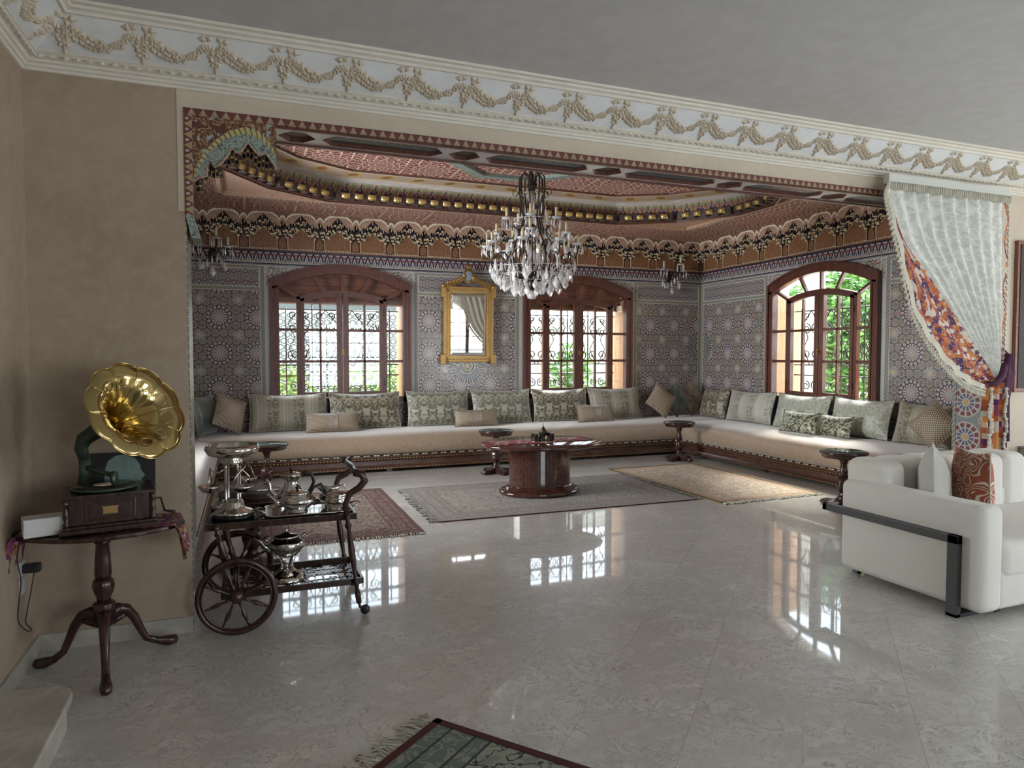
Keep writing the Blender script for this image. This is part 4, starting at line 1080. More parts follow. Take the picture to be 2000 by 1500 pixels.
cushion('square_cushion', 'square knitted gold cushion standing on its point in the corner', 'knit_gold', .46, .46, .17, (6.60, 9.88, SZ), .0, radians(14), radians(38), GS)
cushion('square_cushion', 'square grey green satin cushion behind the knitted one in the corner', 'velvet_green', .46, .46, .15, (6.98, 10.0, SZ), -.12, radians(14), radians(50), GS)
cushion('square_cushion', 'square tan satin cushion nearest the wall corner', 'velvet_tan', .46, .46, .15, (7.36, 10.10, SZ), -.15, radians(14), radians(50), GS)
cushion('square_cushion', 'square knitted gold cushion at the curtain end of the right bench', 'knit_gold', .43, .43, .19, (7.17, 5.44, SZ-.01), -pi/2+.15, radians(12), radians(42), GS)
cushion('square_cushion', 'dark green velvet cushion seen edge on at the left end of the back bench', 'velvet_green', .62, .55, .2, (-.50, 9.95, SZ), pi/2-.35, radians(8), 0, GS)
cushion('square_cushion', 'knitted gold cushion leaning to the left beside the striped brocade cushion', 'knit_gold', .48, .48, .19, (-.18, 9.9, SZ-.01), .75, radians(12), radians(24), GS)
cushion('back_cushion', 'dark cushion half hidden behind the green one at the far left end', 'velvet_dark', .7, .5, .2, (-.75, 10.1, SZ), .2, radians(14), 0, GR)
# ------------------------------------------------------------ banquette
def bench(name, label, org, rz, L, l0=0, l1=0, D=1.03):
    """front at local y=0, wall at y=D; runs along local x 0..L"""
    t = thing(name, label, 'bench', org, rz, 'banquette seats round the alcove')
    prof = [(D-.03, .24), (.03, .24), (.0, .27), (-.012, .33), (-.008, .42), (.02, .475), (.08, .512), (.20, .528), (.5, .536), (D-.03, .532)]
    g = G(); N = max(8, int(L/.12))
    def f(a, b):
        i = a*(len(prof)-1); k = min(int(i), len(prof)-2); q = i-k
        y = prof[k][0]+(prof[k+1][0]-prof[k][0])*q; z = prof[k][1]+(prof[k+1][1]-prof[k][1])*q
        x = l0+(L-l0-l1)*b; z += .006*mnoise.noise(Vector((x*1.5+org[0], y*2, z*3)))*(z > .3)
        return (x, y, z)
    g.grid(len(prof)-1, N, f, True, None, True)
    for x in (l0, L-l1):
        g.add([(x, y, z) for y, z in prof], [tuple(range(len(prof)))])
    g.build('mattress', 'seat_velvet', t)
    pr = [(.03, .045), (.0, .045), (-.004, .075), (.012, .08), (.03, .10), (.036, .13), (.028, .16), (.008, .18), (.0, .20), (-.006, .205), (-.006, .225), (.03, .225)]
    g = G()
    for (y0_, z0_), (y1_, z1_) in zip(pr, pr[1:]): g.add([(l0, y0_, z0_), (L-l1, y0_, z0_), (L-l1, y1_, z1_), (l0, y1_, z1_)], [(3, 2, 1, 0)])
    g.bx(l0, L-l1, .03, .06, .045, .225); g.build('carved_plinth', 'plinth_wood', t)
    n = int((L-l0-l1)/.045); m1 = G(); m2 = G()
    for k in range(n):
        x = l0+(k+.5)*(L-l0-l1)/n
        m1.box((x, -.003, .056), (.026, .012, .014)); m1.prism([(x-.018, .190), (x+.018, .190), (x, .172)], lambda u, z, d: (u, d, z), -.004, .02)
        if k % 3: m2.box((x, -.006, .233), (.034, .008, .010))
    m1.build('carved_beading', 'gold_trim', t, kind='stuff'); m2.build('metal_thread_trim', 'pale_gold', t, kind='stuff')
    for k in range(int(L/1.6)+1): G().bx(l0+.15+k*1.6, l0+.23+k*1.6, .08, .16, 0, .05).build('foot', 'plinth_wood', t)
    return t
bench('banquette', 'long beige velvet banquette along the back wall with carved dark wood plinth', (-.36, 9.36, 0), 0, 6.94, -1.2, -1.1)
bench('banquette', 'beige velvet banquette along the right wall below the single window', (6.58, 9.33, 0), -pi/2, 4.55, 0, 0, 1.13)
bench('banquette', 'beige velvet banquette end seen edge on behind the drinks trolley at the left', (-.37, 4.80, 0), pi/2, 4.53, 0, 0, 1.2)
# ------------------------------------------------------------ gilt mirror
mt_ = thing('wall_mirror', 'gilt framed rectangular mirror with oval medallion crest between the back windows', 'mirror', (3.268, YB-.03, 1.50))
mt_.rotation_euler = (radians(1.6), 0, 0)
w2, h2 = .385, 1.19
g = G()
for x0, x1, z0, z1 in ((-w2-.03, -w2+.075, 0, h2), (w2-.075, w2+.03, 0, h2), (-w2, w2, 0, .10), (-w2, w2, h2-.10, h2)): g.bx(x0, x1, -.05, 0, z0, z1)
g.build('frame', 'gilt', mt_, bev=.012)
g = G()
for s in (-1, 1):
    g.bx(s*(w2-.085), s*(w2-.07), -.062, -.045, .09, h2-.09)
    for k in range(34): g.sph((s*(w2-.028), -.052, .05+k*.0325), .011, 6, 4)
for k in range(21):
    for z in (.05, h2-.05): g.sph((-w2+.05+k*.0335, -.052, z), .011, 6, 4)
g.bx(-w2+.07, w2-.07, -.062, -.045, .085, .10); g.bx(-w2+.07, w2-.07, -.062, -.045, h2-.10, h2-.085)
g.build('beaded_moulding', 'gilt', mt_)
for s in (-1, 1):
    G().box((s*(w2+.03), -.03, .05), (.09, .07, .16)).build('corner_ornament', 'gilt', mt_, bev=.01)
    G().box((s*(w2+.03), -.03, h2-.09), (.07, .06, .18)).sph((s*(w2+.025), -.04, h2-.0), .04, 8, 6).build('corner_ornament', 'gilt', mt_, bev=.01)
pass
g = G()
g.add([(-w2+.13, -.03, .16), (w2-.13, -.03, .16), (w2-.13, -.03, h2-.16), (-w2+.13, -.03, h2-.16)], [(0, 1, 2, 3)]); g.build('mirror_glass', 'mirror', mt_)
g = G(); A = [(-w2+.085, .10), (w2-.085, .10), (w2-.085, h2-.10), (-w2+.085, h2-.10)]; B = [(-w2+.13, .16), (w2-.13, .16), (w2-.13, h2-.16), (-w2+.13, h2-.16)]
for i in range(4): j = (i+1) % 4; g.add([(A[i][0], -.022, A[i][1]), (A[j][0], -.022, A[j][1]), (B[j][0], -.03, B[j][1]), (B[i][0], -.03, B[i][1])], [(0, 1, 2, 3)])
g.build('bevelled_edge', 'mirror', mt_)
cr = G()
cr.lathe([(.075, 0), (.098, .012), (.098, .03), (.075, .03)], (0, -.02, h2+.165), 20, 1, 1.25, Vector((0, -1, 0)), 0, 0, False)
for s in (-1, 1):
    for k in range(9):
        x = s*(.05+.033*k); z = h2+.015+.105*max(0, 1-k/8)**1.3
        for a in (-.5, .3, 1.0):
            L = .085; aa = (a if s > 0 else pi-a)
            cr.tube([(x, -.03, z), (x+L*.5*cos(aa), -.05, z+L*.5*sin(aa)), (x+L*cos(aa), -.035, z+L*sin(aa)*.8)], [.010, .020, .004], 5)
for k in range(7):
    a = pi*(.2+.6*k/6); cr.tube([(0, -.03, h2+.26), (.04*cos(a), -.045, h2+.30), (.05*cos(a), -.03, h2+.35)], [.012, .012, .002], 5)
cr.build('leaf_crest', 'gilt', mt_)
G().lathe([(0.001, 0), (.074, 0), (.06, .008), (.001, .012)], (0, -.035, h2+.165), 20, 1, 1.25, Vector((0, -1, 0))).build('oval_medallion', 'ceramic_blue', mt_)
# ------------------------------------------------------------ crystals
def crystal_mesh(L=.075, w=.018, nm='crystal_drop'):
    g = G(); pr = [(.001, 0), (w*.35, -L*.15), (w, -L*.6), (w*.55, -L*.85), (.001, -L)]
    g.lathe(pr, (0, 0, 0), 6, 1, .55); g.sm = [False]*len(g.sm); return g.mesh(nm, 'crystal')
dropm = crystal_mesh(.10, .025); longm = crystal_mesh(.12, .011, 'crystal_prism'); beadm = G().sph((0, 0, 0), .013, 8, 5).mesh('crystal_bead', 'crystal')
cupg = G().lathe([(.012, 0), (.045, .004), (.062, .022), (.058, .022), (.03, .010), (.012, .010)], (0, 0, 0), 12); cupm = cupg.mesh('bobeche', 'crystal')
candm = G().lathe([(.015, 0), (.0155, .10), (.013, .105), (.004, .108)], (0, 0, 0), 10).mesh('candle', 'candle_ivory')
candw = G().lathe([(.014, 0), (.014, .085), (.004, .088)], (0, 0, 0), 10).mesh('candle', 'candle_white')
flm = G().lathe([(.001, 0), (.012, .012), (.014, .03), (.008, .055), (.001, .072)], (0, 0, 0), 8).mesh('flame_bulb', 'crystal')
ch = thing('chandelier', 'large crystal chandelier with bronze arms and candle lights hanging in the alcove', 'chandelier', (3.12, 7.4, 2.26))
cg = G(); H2 = 1.46
cg.tube([(0, 0, .20), (0, 0, 1.62)], .012, 8); cg.lathe([(.01, 1.57), (.09, 1.59), (.08, 1.635), (.01, 1.64)], (0, 0, 0), 12)
cg.lathe([(.01, .10), (.05, .14), (.055, .22), (.03, .28), (.02, .34)], (0, 0, 0), 12); cg.lathe([(.01, .78), (.04, .80), (.045, .84), (.015, .88)], (0, 0, 0), 12)
cg.lathe([(.01, 1.24), (.05, 1.28), (.06, 1.33), (.02, 1.42), (.01, 1.48)], (0, 0, 0), 12)
cg.build('stem', 'bronze', ch)
rc = random.Random(11)
for k in range(8):
    a = k*pi/4+.2; P = lambda r, z, a=a: (r*cos(a), r*sin(a), z)
    # cage rib: top crook, waist, belly, bottom
    G().tube([P(.04, 1.30), P(.05, 1.42), P(.10, 1.46), P(.145, 1.41), P(.15, 1.26), P(.13, 1.10), P(.10, .95), P(.13, .82), P(.22, .66), P(.27, .50), P(.24, .34), P(.14, .24), P(.04, .20)], .010, 6).build('cage_rib', 'bronze', ch)
    G().tube([P(.15, 1.26), P(.19, 1.20), P(.23, 1.22), P(.22, 1.28)], .006, 5).build('curl', 'bronze', ch)
    # lower tier arm
    A = P; r1 = .54
    G().tube([A(.10, .24), A(.22, .30), A(.30, .44), A(.38, .52), A(.46, .50), A(.50, .46), A(.53, .52), A(r1, .60)], .009, 6).build('arm', 'bronze', ch)
    G().tube([A(.38, .52), A(.34, .46), A(.37, .40), A(.43, .41), A(.44, .46)], .006, 5).build('curl', 'bronze', ch)
    p = A(r1, .61); inst('bobeche', cupm, ch, p, (0, 0, 0), 1.1); inst('candle', candm, ch, (p[0], p[1], p[2]+.015)); 
    if k % 3 == 0: inst('flame_bulb', flm, ch, (p[0], p[1], p[2]+.12))
    for j in range(5):
        b = 2*pi*j/5; inst('crystal_drop', dropm if j % 2 else longm, ch, (p[0]+.062*cos(b), p[1]+.062*sin(b), p[2]+.01), (rc.uniform(-.1, .1), 0, rc.uniform(0, 6)), rc.uniform(.9, 1.2))
    inst('crystal_drop', dropm, ch, A(.50, .44), (0, 0, rc.uniform(0, 6)), 1.4)
for k in range(5):
    a = k*2*pi/5+.5; A = lambda r, z, a=a: (r*cos(a), r*sin(a), z)
    G().tube([A(.04, .84), A(.14, .78), A(.22, .84), A(.27, .82), A(.30, .90)], .008, 6).build('arm', 'bronze', ch)
    p = A(.30, .91); inst('bobeche', cupm, ch, p); inst('candle', candm, ch, (p[0], p[1], p[2]+.015), (0, 0, 0), 1.15)
    for j in range(5): b = 2*pi*j/5; inst('crystal_drop', longm, ch, (p[0]+.055*cos(b), p[1]+.055*sin(b), p[2]+.01), (0, 0, rc.uniform(0, 6)))
    p = A(.42, .73); G().tube([A(.13, .82), A(.24, .70), A(.36, .66), p], .007, 6).build('arm', 'bronze', ch)
    inst('bobeche', cupm, ch, p); inst('candle', candm, ch, (p[0], p[1], p[2]+.015), (0, 0, 0), 1.1)
    for j in range(4): b = 2*pi*j/4; inst('crystal_drop', dropm, ch, (p[0]+.055*cos(b), p[1]+.055*sin(b), p[2]+.01), (0, 0, rc.uniform(0, 6)), .9)
for (r, z, n, m, s) in ((.46, .34, 26, dropm, 1.35), (.40, .28, 20, dropm, 1.3), (.32, .24, 20, dropm, 1.4), (.22, .19, 14, dropm, 1.4), (.12, .16, 8, dropm, 1.3), (.30, .62, 18, dropm, 1.2), (.19, .80, 12, dropm, 1.1), (.16, 1.08, 10, longm, 1.3), (.10, .60, 9, longm, 1.8), (.36, .46, 22, longm, 1.2), (.42, .62, 14, dropm, 1.0), (.24, .42, 16, longm, 1.4)):
    for k in range(n):
        a = 2*pi*k/n+rc.uniform(-.1, .1); inst('crystal_drop', m, ch, (r*cos(a), r*sin(a), z+.0+rc.uniform(-.03, .03)), (rc.uniform(-.12, .12), rc.uniform(-.12, .12), rc.uniform(0, 6)), s*rc.uniform(.85, 1.15))
# strings of beads
for (r, z, n) in ((.46, .36, 40), (.36, .29, 30), (.25, .21, 20), (.12, 1.22, 12), (.22, .92, 16)):
    g = G()
    for k in range(n): a = 2*pi*k/n; g.sph((r*cos(a), r*sin(a), z+.02*sin(6*a)), .011, 6, 4)
    g.tube([(r*cos(2*pi*k/36), r*sin(2*pi*k/36), z) for k in range(37)], .003, 4, False); g.build('bead_string', 'crystal', ch)
G().tube([(.36*cos(2*pi*k/36), .36*sin(2*pi*k/36), .30) for k in range(37)], .006, 5, False).build('hoop', 'bronze', ch)
G().lathe([(.001, 0), (.04, .012), (.056, .05), (.045, .085), (.012, .105), (.012, .12)], (0, 0, 0), 12).build('glass_ball', 'crystal', ch)
G().lathe([(.02, .86), (.035, .95), (.022, 1.05), (.04, 1.15), (.02, 1.26)], (0, 0, 0), 12).build('glass_column', 'crystal', ch)
# ------------------------------------------------------------ wall sconces
def sconce(x, label):
    t = thing('wall_sconce', label, 'wall light', (x, YB-.02, 3.0), 0, 'crystal wall sconces')
    G().lathe([(.001, .02), (.05, .015), (.06, 0), (.06, -.01)], (0, 0, 0), 12, 1, 1.6, Vector((0, -1, 0))).build('wall_plate', 'bronze', t)
    for i, (dx, dy, dz) in enumerate(((-.20, -.14, .10), (0.06, -.26, .18), (.20, -.14, .08))):
        G().tube([(0, -.02, 0), (dx*.4, dy*.6, -.09), (dx*.9, dy, -.05), (dx, dy, dz)], .008, 5).build('arm', 'bronze', t)
        inst('bobeche', cupm, t, (dx, dy, dz)); G().lathe([(.018, 0), (.022, .03), (.012, .04)], (dx, dy, dz+.005), 8).build('socket', 'bronze', t)
        inst('candle', candw, t, (dx, dy, dz+.04), (0, 0, 0), 1.3)
        for j in range(6): b = j*pi/3; inst('crystal_drop', longm, t, (dx+.06*cos(b), dy+.06*sin(b), dz+.015), (0, 0, b), 1.1)
    for k in range(9): a = pi+pi*k/8; inst('crystal_drop', dropm, t, (.16*cos(a), -.05+.12*sin(a), -.06-.05*sin(k)), (0, 0, a), 1.2)
    inst('crystal_drop', dropm, t, (0, -.1, -.16), (0, 0, 0), 1.6)
    return t
sconce(-.42, 'crystal sconce with white candles on the back wall at the far left'); sconce(7.02, 'crystal sconce with white candles on the back wall near the corner')
# ------------------------------------------------------------ side tables
def side_table(x, y, label, rz=.3):
    t = thing('side_table', label, 'table', (x, y, 0), rz, 'round pedestal side tables round the alcove')
    g = G()
    for a in (0, pi/2):
        q = Matrix.Rotation(a, 3, 'Z')
        for s in (-1, 1): g.add([q @ Vector(v) for v in [(s*.03, -.05, .02), (s*.21, -.05, .0), (s*.235, -.05, .03), (s*.21, -.05, .055), (s*.12, -.045, .06), (s*.03, -.05, .10), (s*.03, .05, .02), (s*.21, .05, .0), (s*.235, .05, .03), (s*.21, .05, .055), (s*.12, .045, .06), (s*.03, .05, .10)]],
                               [(0, 1, 2, 3, 4, 5), (6, 11, 10, 9, 8, 7), (0, 6, 7, 1), (1, 7, 8, 2), (2, 8, 9, 3), (3, 9, 10, 4), (4, 10, 11, 5)])
    g.build('cross_foot', 'turned_wood', t, bev=.004)
    G().lathe([(.06, .05), (.065, .08), (.05, .11), (.035, .135), (.04, .15)], (0, 0, 0), 20).build('foot_turning', 'turned_wood', t)
    G().lathe([(.035, .15), (.062, .19), (.075, .245), (.066, .29), (.042, .325)], (0, 0, 0), 32, 1, 1, None, 8, .06).build('carved_bulb', 'turned_wood', t)
    G().lathe([(.042, .325), (.032, .35), (.045, .37), (.036, .39), (.030, .44), (.042, .48), (.05, .50), (.05, .52)], (0, 0, 0), 20).build('column', 'turned_wood', t)
    G().lathe([(.05, .515), (.205, .522), (.215, .530), (.215, .556), (.225, .560), (.238, .566), (.241, .578), (.235, .588), (.222, .590), (.001, .590)], (0, 0, 0), 40, 1, 1, None).build('table_top', 'turned_wood', t)
    c = G()
    for k in range(32):
        a = 2*pi*k/32; c.sph((.203*cos(a), .203*sin(a), .532), .012, 6, 4)
    c.build('carved_apron', 'turned_wood', t, kind='stuff')
    G().lathe([(.001, .5905), (.214, .5905), (.214, .594), (.001, .594)], (0, 0, 0), 40).build('glass_inlay', 'top_glass', t)
    return t
side_table(3.15, 8.72, 'round dark pedestal side table just behind the oval coffee table'); side_table(6.16, 8.80, 'round dark pedestal side table in the corner where the two benches meet')
side_table(5.90, 5.46, 'round pedestal side table with bluish reflecting top beside the white sofa'); side_table(.20, 8.34, 'round pedestal side table at the left end of the back bench')
side_table(.02, 5.44, 'round pedestal side table directly behind the drinks trolley')
# ------------------------------------------------------------ coffee table
t = thing('coffee_table', 'oval burl wood coffee table on a thick drum pedestal, on the grey rug', 'table', (3.17, 7.28, 0))
G().lathe([(.47, .0), (.49, .02), (.485, .045), (.46, .055), (.42, .06), (.41, .085), (.385, .095)], (0, 0, .012), 56, 1, .78).build('plinth', 'burl', t)
g = G(); n = 44
for k in range(n):
    a0, a1 = 2*pi*k/n, 2*pi*(k+1)/n-.006
    P = [(.37*cos(a), .37*.76*sin(a)) for a in (a0, a1)]; Q = [(.33*cos(a), .33*.76*sin(a)) for a in (a1, a0)]
    g.prism(P+Q, flat, .10, .555)
g.build('drum_pedestal', 'burl', t)
G().lathe([(.35, .55), (.68, .558), (.73, .572), (.745, .585), (.74, .60), (.72, .607), (.001, .607)], (.03, 0, 0), 72, 1, .76).build('table_top', 'burl', t)
# runner and little metal castle
rn = G(); rnn = lambda a, b: ((a-.5)*1.34, (b-.5)*.36-.0+.10*(a-.5), .6085+.0015*sin(a*9))
rn.grid(20, 4, rnn, True, lambda a, b: (a*1.34, b*.36)); ro_ = rn.build('table_runner', 'runner_red', None, loc=(3.15, 7.28, .001)); tag(ro_, 'narrow woven runner in red and cream lying along the oval coffee table', 'table runner')
sd = ro_.modifiers.new('s', 'SOLIDIFY'); sd.thickness = .003; sd.offset = 1
for s in (-1, 1):
    g = G(); g.grid(3, 6, lambda a, b, s=s: ((a-.5)*.09+s*.63, (b-.5)*.368+s*.047, .613), True); g.build('maroon_end', 'maroon', ro_)
ca = thing('metal_castle', 'little dark metal castle with pointed roof standing on the coffee table', 'ornament', (3.19, 7.22, .6125))
G().lathe([(.15, 0), (.15, .006), (.001, .006)], (0, 0, 0), 24, 1, .6).build('dish', 'silver_tray', ca)
G().bx(-.115, .085, -.05, .05, .006, .065).build('curtain_wall', 'bronze', ca, bev=.002); G().lathe([(.05, .006), (.05, .095), (.058, .10), (.001, .18)], (0, 0, 0), 6).build('keep', 'bronze', ca)
for x, y in ((-.11, -.045), (-.11, .045), (.09, -.045), (.09, .045), (-.05, -.05)): G().lathe([(.021, .006), (.021, .075), (.027, .08), (.027, .095), (.02, .095)], (x, y, 0), 10).build('turret', 'bronze', ca)
G().lathe([(.004, .175), (.003, .20), (.001, .215)], (0, 0, 0), 6).build('finial', 'bronze', ca); G().box((.012, -.048, .05), (.02, .01, .04)).build('gate', 'pale_gold', ca)
# ------------------------------------------------------------ rugs
def rugf(name, label, corner, rz, w, h, m, fringe='fringe_cream', sides='LR', edge=None, fl=.06, th=.010, dens=.018, fr_=.0045):
    t = thing(name, label, 'rug', corner, rz, 'oriental rugs on the marble floor')
    g = G(); g.grid(int(w/.1), int(h/.1), lambda a, b: (a*w, b*h, th+.0015*mnoise.noise(Vector((a*w*3, b*h*3, w)))), True, lambda a, b: (a*w, b*h)); g.build('pile', m, t)
    g = G()
    for x0, x1, y0_, y1_ in ((0, w, -.004, 0), (0, w, h, h+.004), (-.004, 0, 0, h), (w, w+.004, 0, h)): g.bx(x0, x1, y0_, y1_, .001, th+.001)
    if edge:
        for x0, x1, y0_, y1_ in ((0, w, 0, .035), (0, w, h-.035, h), (0, .035, 0, h), (w-.035, w, 0, h)): g.bx(x0, x1, y0_, y1_, th-.002, th+.003)
    g.build('binding', edge or 'rug_edge', t)
    r = random.Random(int(w*100)); g = G()
    for sd_ in sides:
        LL = h if sd_ in 'LR' else w; n = int(LL/dens)
        for k in range(n):
            s = (k+.5)*LL/n; L = fl*r.uniform(.7, 1.2); dv = r.uniform(-.35, .35)*fl; hh = r.uniform(.004, .012)
            if sd_ == 'L': A, B = (0, s), (-L, s+dv)
            elif sd_ == 'R': A, B = (w, s), (w+L, s+dv)
            elif sd_ == 'B': A, B = (s, 0), (s+dv, -L)
            else: A, B = (s, h), (s+dv, h+L)
            mid_ = ((A[0]+B[0])/2+r.uniform(-.2, .2)*fl, (A[1]+B[1])/2+r.uniform(-.2, .2)*fl)
            g.tube([(A[0], A[1], th*.7), (mid_[0], mid_[1], hh+.003), (B[0], B[1], .004)], [fr_*.8, fr_*.7, fr_], 4, False)
    if g.v: g.build('fringe', fringe, t, kind='stuff')
    return t
rugf('rug', 'dark red patterned rug partly behind the drinks trolley', (.10, 5.99, 0), 0, 1.37, 2.2, 'rug_red', 'fringe_cream', 'B', None, .04, dens=.02, fr_=.007)
rugf('rug', 'grey oriental rug under the oval coffee table', (1.70, 6.32, 0), -.01, 2.95, 1.72, 'rug_grey', 'fringe_grey', 'LR', None, .08, dens=.05, fr_=.014)
rugf('rug', 'pale gold rug with orange edge in front of the right bench', (4.78, 6.03, 0), .02, 1.40, 2.4, 'rug_gold', 'fringe_cream', 'B', 'gold_trim', .07, dens=.025, fr_=.009)
rugf('rug', 'blue green rug with dark red border cut off by the bottom of the picture', (.754-1.7*cos(radians(38.7)), 2.857-1.7*sin(radians(38.7)), 0), radians(38.7), 1.7, .01, 'rug_edge', 'fringe_cream', '', None) if 0 else None
t4 = rugf('rug', 'blue green rug with dark red border cut off by the bottom of the picture', (.754, 2.857, 0), radians(-51), 2.6, 1.7, 'rug_blue', 'fringe_cream', 'L', 'rug_edge', .10, .010, .010)
t4.location = (.754-1.7*sin(radians(51)), 2.857-1.7*cos(radians(51)), 0)
# ------------------------------------------------------------ picture frame, low cabinet and dark table at the right edge
t = thing('picture_frame', 'dark framed picture cut off by the right edge of the photo, right of the curtain', 'picture', (6.74, YF, 1.26))
G().bx(0, 1.0, -.035, 0, 0, 1.42).build('frame', 'box_boards', t, bev=.004); G().bx(.035, .965, -.042, -.03, .035, 1.385).build('canvas', 'canvas_dark', t)
t = thing('low_cabinet', 'grey painted low cabinet against the wall at the right edge', 'cabinet', (6.87, YF, 0)); G().bx(0, .8, -.30, -.016, 0, .72).build('body', 'grey_paint', t, bev=.006); G().bx(-.01, .81, -.31, -.014, .72, .74).build('top', 'grey_paint', t)
t = thing('marble_table', 'low black table with black and white marbled top beyond the white sofa', 'table', (6.5, 3.86, 0)); G().bx(-.28, .5, -.15, .15, .38, .43).build('top', 'marble_black', t, bev=.004)
for x in (-.22, .44):
    for y in (-.11, .11): G().bx(x-.02, x+.02, y-.02, y+.02, 0, .38).build('leg', 'black_metal', t)
# ------------------------------------------------------------ curtain at the right of the opening
cu = thing('curtain', 'white lace curtain with orange flowered border swept to the right of the opening', 'curtain', (0, 4.20, 0))
Lp = [(4.955, 3.03), (4.96, 2.90), (5.09, 2.523), (5.255, 2.058), (5.479, 1.756), (5.74, 1.525), (5.973, 1.39), (6.18, 1.335)]
Rp = [(6.37, 3.03), (6.38, 2.85), (6.385, 2.60), (6.385, 2.30), (6.38, 2.00), (6.375, 1.75), (6.36, 1.55), (6.33, 1.40)]
Ip = [(4.975, 3.03), (4.985, 2.90), (5.14, 2.56), (5.41, 2.30), (5.72, 1.975), (5.99, 1.70), (6.15, 1.53), (6.27, 1.39)]
def cr_(P, t):
    n = len(P)-1; x = min(t*n, n-1e-6); k = int(x); f = x-k
    p0, p1, p2, p3 = P[max(k-1, 0)], P[k], P[k+1], P[min(k+2, n)]
    return tuple(.5*(2*b+(c-a)*f+(2*a-5*b+4*c-d)*f*f+(3*b-a-3*c+d)*f**3) for a, b, c, d in zip(p0, p1, p2, p3))
def folds(s, t, amp=.03, n=9): return amp*(1-.55*t)*sin(s*2*pi*n+.8*sin(t*5))*(.35+.65*s*(1-s)*4)
g = G(); g.grid(90, 50, lambda s, t: (lambda a, b: (a[0]+(b[0]-a[0])*s, folds(s, t)-.03*t, a[1]+(b[1]-a[1])*s))(cr_(Ip, t), cr_(Rp, t)), True, lambda a, b: (a*1.4*(1-.5*b), b*1.9), True)
g.build('lace_panel', 'lace', cu)
g = G(); g.grid(14, 50, lambda s, t: (lambda a, b: (a[0]+(b[0]-a[0])*s, -.028*t-.008+.02*t*sin(s*11), a[1]+(b[1]-a[1])*s))(cr_(Lp, t), cr_(Ip, t)), True, lambda a, b: (a*.4, b*1.9), True)
g.build('printed_facing', 'flower_print', cu)
g = G(); g.grid(50, 40, lambda s, t: (lambda a, b: (a[0]+(b[0]-a[0])*s, .035+folds(s, t)*.8-.02*t, a[1]+(b[1]-a[1])*s))(cr_(Lp, t), cr_(Rp, t)), True); g.build('white_lining', 'sheer', cu)
Le = [(x-.03-.012*min(1, i), z-.035*min(1, i/3)) for i, (x, z) in enumerate(Lp)]
g = G(); g.grid(4, 60, lambda s, t: (lambda a, b: (a[0]+(b[0]-a[0])*s, -.035-.02*t+.01*sin(t*60), a[1]+(b[1]-a[1])*s))(cr_(Le, t), cr_(Lp, t)), True, None, True); g.build('cream_edging', 'fringe_cream', cu)
tg = G().lathe([(.001, 0), (.010, -.004), (.013, -.013), (.006, -.018), (.011, -.045), (.009, -.048)], (0, 0, 0), 6).mesh('tassel', 'fringe_cream')
for k in range(70):
    p = cr_(Le, (k+.5)/70); inst('tassel', tg, cu, (p[0]-.008, -.05, p[1]-.005), (.0, .5-.5*k/70, 0), 1.2)
g = G(); g.grid(3, 40, lambda s, t: (lambda b: (b[0]-.005+s*.03, -.025+.012*sin(t*30), b[1]))(cr_(Rp, t)), True, lambda a, b: (a*.1, b*1.9), True); g.build('printed_side_strip', 'flower_print', cu)
for k in range(38):
    p = cr_(Rp, (k+.5)/38); inst('tassel', tg, cu, (p[0]+.032, -.02, p[1]), (0, -.5, 0), .9)
G().bx(4.93, 6.42, -.035, .02, 3.02, 3.10).build('pelmet_band', 'lace', cu, bev=.006)
vg = G().tube([(0, 0, 0), (.002, -.004, -.03), (-.001, 0, -.062)], [.006, .009, .011], 5).mesh('pelmet_tassel', 'fringe_cream')
for k in range(60): inst('pelmet_tassel', vg, cu, (4.945+k*.0247, -.045, 3.03), (0, .1*sin(k), 0))
G().tube([(6.16, -.05, 1.345), (6.25, -.075, 1.36), (6.34, -.06, 1.42), (6.42, -.03, 1.52), (6.46, .0, 1.62), (6.465, .09, 1.70)], [.022, .028, .03, .03, .028, .02], 8).build('tieback', 'purple_cord', cu)
G().tube([(6.46, .07, 1.72), (6.465, .04, 1.76)], .006, 5).build('tieback_hook', 'brass', cu)
for k, (dx, L) in enumerate(((0, .95), (.035, .80), (-.03, .45))):
    G().tube([(6.46+dx, .0-.03*k, 1.62), (6.47+dx, -.03, 1.45), (6.455+dx*.6, -.02, 1.2), (6.45+dx, -.02, 1.62-L)], [.02, .035, .022, .026], 7).build('tieback_tail', 'purple_cord', cu)
# the fall below the tieback
g = G(); g.grid(30, 24, lambda s, t: (6.11+.02*t*-1+(.27+.03*t)*s, -.045-.01*t+.022*sin(s*2*pi*4), 1.36-1.33*t), True, lambda a, b: (a*.3, b*1.33), True); g.build('gathered_fall', 'mosaic_print', cu)
for x0, n in ((6.165, 18), (6.36, 18)):
    for k in range(n): inst('tassel', tg, cu, (x0+.012*sin(k*1.7), -.085, 1.32-k*.068), (0, .15*sin(k), 0), 1.5)
